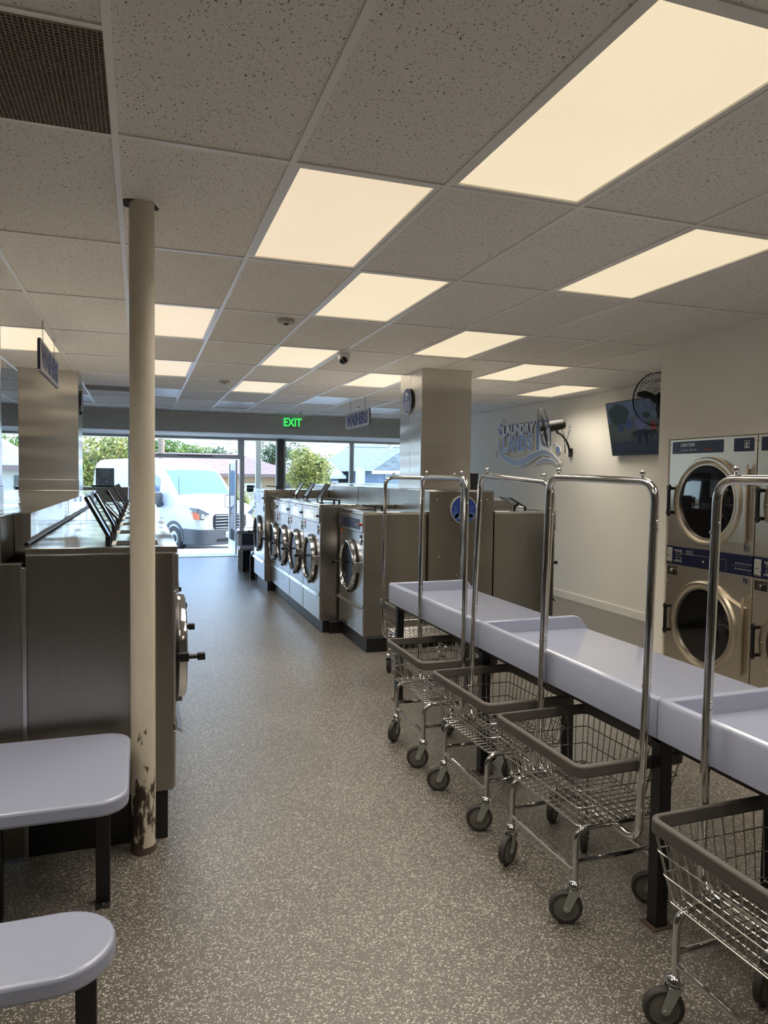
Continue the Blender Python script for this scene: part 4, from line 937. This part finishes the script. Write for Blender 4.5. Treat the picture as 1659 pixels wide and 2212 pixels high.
# white pickup/camper and second car behind
def car(name, label, loc, rz, truck):
    e = empty(name, label, 'car', loc, rz)
    prof = [(0, .35), (0, .85), (.15, .98), (1.1, 1.10), (1.9, 1.72), (2.2, 1.80), (3.0, 1.82), (3.1, 1.82), (4.9, 1.84), (5.15, 1.75), (5.3, 1.1), (5.3, .35)] if truck else [(0, .35), (0, .7), (.3, .85), (1.2, .95), (1.9, 1.36), (3.2, 1.40), (4.0, 1.0), (4.5, .95), (4.6, .4)]
    MB().prism(prof, 'xz', -.9, .9).build('body', WPAINT, e, bev=.06, seg=3)
    wp = [(1.55, 1.15), (2.0, 1.66), (2.30, 1.70), (2.95, 1.70), (2.95, 1.15)] if truck else [(1.5, .98), (1.95, 1.3), (3.1, 1.33), (3.6, 1.0)]
    MB().prism(wp, 'xz', -.912, -.902).prism(wp, 'xz', .902, .912).build('side_window', VGLASS, e)
    if truck: MB().prism([(3.3, 1.22), (3.3, 1.66), (4.85, 1.66), (5.0, 1.22)], 'xz', -.912, -.902).build('camper_window', pm('camper_glass', (.45, .6, .58), .1), e)
    for x in (.85, 4.2 if truck else 3.7):
        MB().lathe([(.2, .1), (.32, .1), (.34, 0), (.32, -.1), (.2, -.1)], (x, -.82, .34), 'y', 24, True).build('wheel', RUBBER, e)
        MB().lathe([(.2, -.05), (.001, -.09)], (x, -.82, .34), 'y', 20).build('rim', ALU, e)
    return e
car('pickup_truck', 'white pickup with a camper shell parked outside behind the washers', (5.5, 28.4, -.42), R(4), True)
car('parked_car', 'low white car at the roadside left of the pickup', (3.6, 25.2, -.42), R(2), False)
# houses
def house(label, x0, x1, y0, y1, ze, zr, wallmat, roofmat, over=.5, hip=0, gable_x=False, parts=()):
    cx, cy = (x0 + x1) / 2, (y0 + y1) / 2; e = empty('house', label, 'house', (cx, cy, -.3)); hx, hy = (x1 - x0) / 2, (y1 - y0) / 2; ze += .3; zr += .3
    MB().box(-hx, hx, -hy, hy, 0, ze).build('walls', wallmat, e, smooth=False)
    a, b = hx + over, hy + over
    mb = MB()
    if not gable_x:
        rx = a - hip; V = [(-a, -b, ze), (a, -b, ze), (a, b, ze), (-a, b, ze), (-rx, 0, zr), (rx, 0, zr)]
        F_ = [(0, 1, 5, 4), (2, 3, 4, 5), (1, 2, 5), (3, 0, 4), (3, 2, 1, 0)]
    else:
        V = [(-a, -b, ze), (a, -b, ze), (a, b, ze), (-a, b, ze), (0, -b + hip, zr), (0, b - hip, zr)]
        F_ = [(0, 1, 4), (1, 2, 5, 4), (2, 3, 5), (3, 0, 4, 5), (3, 2, 1, 0)]
    vs = [mb.bm.verts.new(v) for v in V]
    for f in F_: mb.bm.faces.new([vs[i] for i in f])
    mb.build('roof', roofmat, e, smooth=False)
    MB().box(-a, a, -b - .03, -b, ze - .14, ze + .02).build('fascia', TRIMW if not hip else TRIMB, e, smooth=False)
    if gable_x: MB().prism([(-hx, ze), (hx, ze), (0, zr - (zr - ze) * over / a)], 'xz', -hy - .02, -hy + .05).build('gable_wall', wallmat, e, smooth=False)
    for (kind, u0, u1, z0, z1, mt) in parts:
        w = MB().box(u0 - cx, u1 - cx, -hy - .05, -hy, z0 + .3, z1 + .3).build(kind, mt, e, smooth=False)
        if kind == 'garage_door':
            mb = MB()
            for q in range(4): xx = u0 - cx + (u1 - u0) * (q + .3) / 4; mb.box(xx, xx + (u1 - u0) * .12, -hy - .07, -hy - .05, z1 + .3 - .22, z1 + .3 - .1)
            mb.build('door_windows', BROWNS, w, smooth=False)
    return e
house('tan house with a long reddish-brown roof across the street', -6.0, 8.0, 38, 46, 1.78, 2.95, HTAN, ROOFR, .5, 3.2, parts=(('garage_door', 4.95, 6.05, -.3, 1.30, TRIMW), ('window', 6.8, 7.6, .6, 1.4, BROWNS), ('window', .5, 1.5, .6, 1.4, BROWNS)))
house('pale blue house with a light grey shingle roof at the right', 10.6, 17.5, 32, 44, 2.0, 4.6, HBLUE, ROOFG, .5, 0, True, parts=(('window', 10.9, 12.4, .6, 1.85, VGLASS),))
house('small low blue-grey wing left of the pale blue house', 8.9, 9.75, 36, 42, 1.75, 2.6, HBLUE, ROOFG, .3, 0, False, parts=(('window', 9.4, 9.7, .8, 1.5, TRIMW),))
house('cream house with a grey roof seen left of the left column', -9.0, -3.6, 25, 33, 1.9, 3.0, HCREAM, ROOFT, .25, 1.5, parts=(('window', -4.6, -4.2, .8, 1.6, BROWNS), ('door', -3.75, -3.5, -.3, 1.6, BROWNS)))
house('small grey-roofed house far behind the yellow tree', 9.5, 12.0, 55, 60, 1.9, 2.7, TRIMW, ROOFT, .3, .8)
tag(MB().box(7.5, 10.0, 33.2, 33.3, -.33, 1.35).build('white_fence', TRIMW, smooth=False), 'white board fence before the yellow tree across the street', 'fence')
# trees
def tree(name, label, x, y, z0, h, cz, rx, ry, rz, mat, nleaf=2600, ls=.16, seed=1, trunk=.16):
    rnd = random.Random(seed); e = empty(name, label, 'tree', (x, y, z0))
    mb = MB(); mb.tube([(0, 0, 0), (.05, 0, cz * .4), (-.05, .05, cz * .8), (0, 0, cz + rz * .5)], [trunk, trunk * .8, trunk * .6, trunk * .2], 8)
    for k in range(6):
        a = k * 1.05; mb.tube([(0, 0, cz * .55), (rx * .35 * cos(a), ry * .35 * sin(a), cz), (rx * .7 * cos(a), ry * .7 * sin(a), cz + rz * .4)], [trunk * .45, trunk * .3, trunk * .08], 6)
    mb.build('trunk', BARK, e)
    mb = MB(); blobs = [(rnd.uniform(-.6, .6) * rx, rnd.uniform(-.6, .6) * ry, cz + rnd.uniform(-.55, .65) * rz, rnd.uniform(.35, .6)) for _ in range(14)]
    for _ in range(nleaf):
        bx, by, bz, br = rnd.choice(blobs); d = Vector((rnd.gauss(0, 1), rnd.gauss(0, 1), rnd.gauss(0, 1))).normalized() * br * rnd.uniform(.6, 1.05)
        p = Vector((bx + d.x * rx, by + d.y * ry, bz + d.z * rz)); s = ls * rnd.uniform(.6, 1.3)
        u = Vector((rnd.gauss(0, 1), rnd.gauss(0, 1), rnd.gauss(0, 1))).normalized(); w = u.orthogonal().normalized(); mb.quad(p - u * s, p - w * s * .5, p + u * s, p + w * s * .5)
    mb.build('foliage', mat, e, smooth=False); return e
tree('leafy_tree', 'bushy yellow-green tree in the right front window', 7.15, 31.9, -.42, 4, 2.2, 1.2, 1.1, 1.2, LEAFY, 5000, .09, 3)
tree('leafy_tree', 'large pale yellow-green tree behind the van in the left window', -1.2, 27.5, -.4, 4, 2.2, 1.6, 1.2, 1.6, LEAFY, 5000, .09, 5)
tree('leafy_tree', 'green tree row top above the reddish roof, left part', 1.0, 50, -.3, 5, 3.1, 2.1, 1.5, 1.3, LEAFG, 4000, .13, 7)
tree('leafy_tree', 'green tree row top above the reddish roof, middle part', 4.6, 56, -.3, 5, 3.2, 2.2, 1.5, 1.1, LEAFG, 4000, .13, 8)
tree('leafy_tree', 'thin grey-green tree above the door transom at its right end', 5.8, 50, -.3, 5, 3.1, 1.3, 1, 1.0, LEAFD, 1300, .10, 9)
tree('leafy_tree', 'dark grey-green tree behind the yellow tree on its left', 9.0, 50, -.3, 5, 3.4, 1.5, 1, 1.2, LEAFD, 2600, .10, 10)
tree('leafy_tree', 'small olive tree between the yellow tree and the blue house', 12.0, 46, -.3, 4, 2.6, 1.2, 1, .9, LEAFY, 2000, .10, 11)
tree('leafy_tree', 'green tree beside the pale yellow one, left of the cream pole', .2, 31, -.4, 4, 2.0, .9, .8, 1.2, LEAFG, 2200, .10, 12)
tree('leafy_tree', 'green tree above the cream house at the left edge', -5.2, 36, -.4, 4, 2.9, 1.5, 1, 1.0, LEAFG, 2200, .10, 13)
tree('round_bush', 'yellow-green bush by the garage seen right of the open glass door', 4.55, 34.5, -.3, 1, .7, .55, .4, .6, LEAFY, 1500, .06, 14, .05)
tree('round_bush', 'green shrub under the right end of the yellow tree', 9.6, 33.8, -.3, 1, .9, .8, .4, .6, LEAFD, 1500, .06, 15, .05)
# utility pole and wires
e = empty('utility_pole', 'brown wooden utility pole just right of the cream pole', 'utility pole', (.78, 29.6, -.4)); MB().lathe([(.13, 0), (.11, 8)], (0, 0, 0), 'z', 14).build('pole', pm('pole_wood', (.30, .20, .15), .8), e)
MB().box(-.9, .9, -.06, .06, 7.2, 7.35).build('crossarm', BARK, e)
mb = MB()
for z, y in ((3.7, 30.4), (3.5, 30.4), (3.2, 30.6), (3.05, 30.6)): mb.tube([(-10, y, z), (5, y, z - .05), (25, y, z + .1)], .012, 4)
tag(mb.build('power_lines', BROWNS), 'thin overhead power lines across the sky', 'power lines')
e = empty('street_sign', 'grey street sign on a post in the right front window', 'street sign', (6.9, 22.8, -.42)); MB().cyl((0, 0, 0), (0, 0, 2.35), .03, 10).build('post', ALU, e); MB().box(-.16, .16, -.04, -.03, 1.85, 2.4).build('plate', pm('sign_grey', (.45, .52, .62), .4), e)
e = empty('canopy_post', 'white steel post outside the front glass beside the small exit plate', 'post', (2.46, 15.9, -.02)); MB().box(-.055, .055, -.055, .055, 0, 2.46).build('post', TRIMW, e, bev=.004)
e = empty('yellow_bollard', 'yellow bollard with a black cap outside beside the van', 'bollard', (2.62, 17.0, -.04)); MB().cyl((0, 0, 0), (0, 0, .96), .09, 20).build('post', YEL, e); MB().cyl((0, 0, .96), (0, 0, 1.0), .095, 20).build('cap', BLACK, e)
e = empty('outdoor_camera', 'small dome camera under the canopy at the right end of the front glass', 'camera', (5.48, 15.7, 2.44)); MB().lathe([(.08, 0), (.07, -.03), (.05, -.08), (.001, -.10)], (0, 0, 0), 'z', 20).build('housing', ALU, e)

# ------------------------------------------------------------------ light, world, camera
w = bpy.data.worlds.new('sky'); S.world = w; w.use_nodes = True; n = w.node_tree; bg = n.nodes['Background']
tc = n.nodes.new('ShaderNodeTexCoord'); sx = n.nodes.new('ShaderNodeSeparateXYZ'); n.links.new(tc.outputs['Generated'], sx.inputs[0])
rr = ramp(n, sx.outputs['Z'], [(0, (.62, .80, .95)), (.12, (.55, .76, .98)), (.6, (.30, .52, .95))]); n.links.new(rr.outputs['Color'], bg.inputs['Color']); bg.inputs['Strength'].default_value = 4.4
sun = bpy.data.lights.new('sun', 'SUN'); sun.energy = 8; sun.angle = R(.6); sun.color = (1, .96, .88); so = bpy.data.objects.new('sun', sun); COL.objects.link(so)
so.rotation_euler = Vector((.60, .02, .80)).to_track_quat('Z', 'Y').to_euler()
f, yaw, pitch, roll = 1546.54, .32806, -.04698, .01298
cam = bpy.data.cameras.new('camera'); co = bpy.data.objects.new('camera', cam); COL.objects.link(co); S.camera = co
cam.sensor_fit = 'HORIZONTAL'; cam.sensor_width = 36; cam.lens = f / 1659 * 36; cam.clip_start = .05; cam.clip_end = 400
fwd = Vector((sin(yaw) * cos(pitch), cos(yaw) * cos(pitch), sin(pitch))); rt = Vector((cos(yaw), -sin(yaw), 0)); up = rt.cross(fwd)
r2 = cos(roll) * rt + sin(roll) * up; u2 = -sin(roll) * rt + cos(roll) * up
co.matrix_world = Matrix(((r2.x, u2.x, -fwd.x, 0), (r2.y, u2.y, -fwd.y, 0), (r2.z, u2.z, -fwd.z, CH), (0, 0, 0, 1)))
S.view_settings.view_transform = 'Standard'; S.view_settings.look = 'None'; S.view_settings.gamma = 1; S.view_settings.use_curve_mapping = False
S.view_settings.exposure = .40
S.cycles.max_bounces = 8; S.cycles.transparent_max_bounces = 12
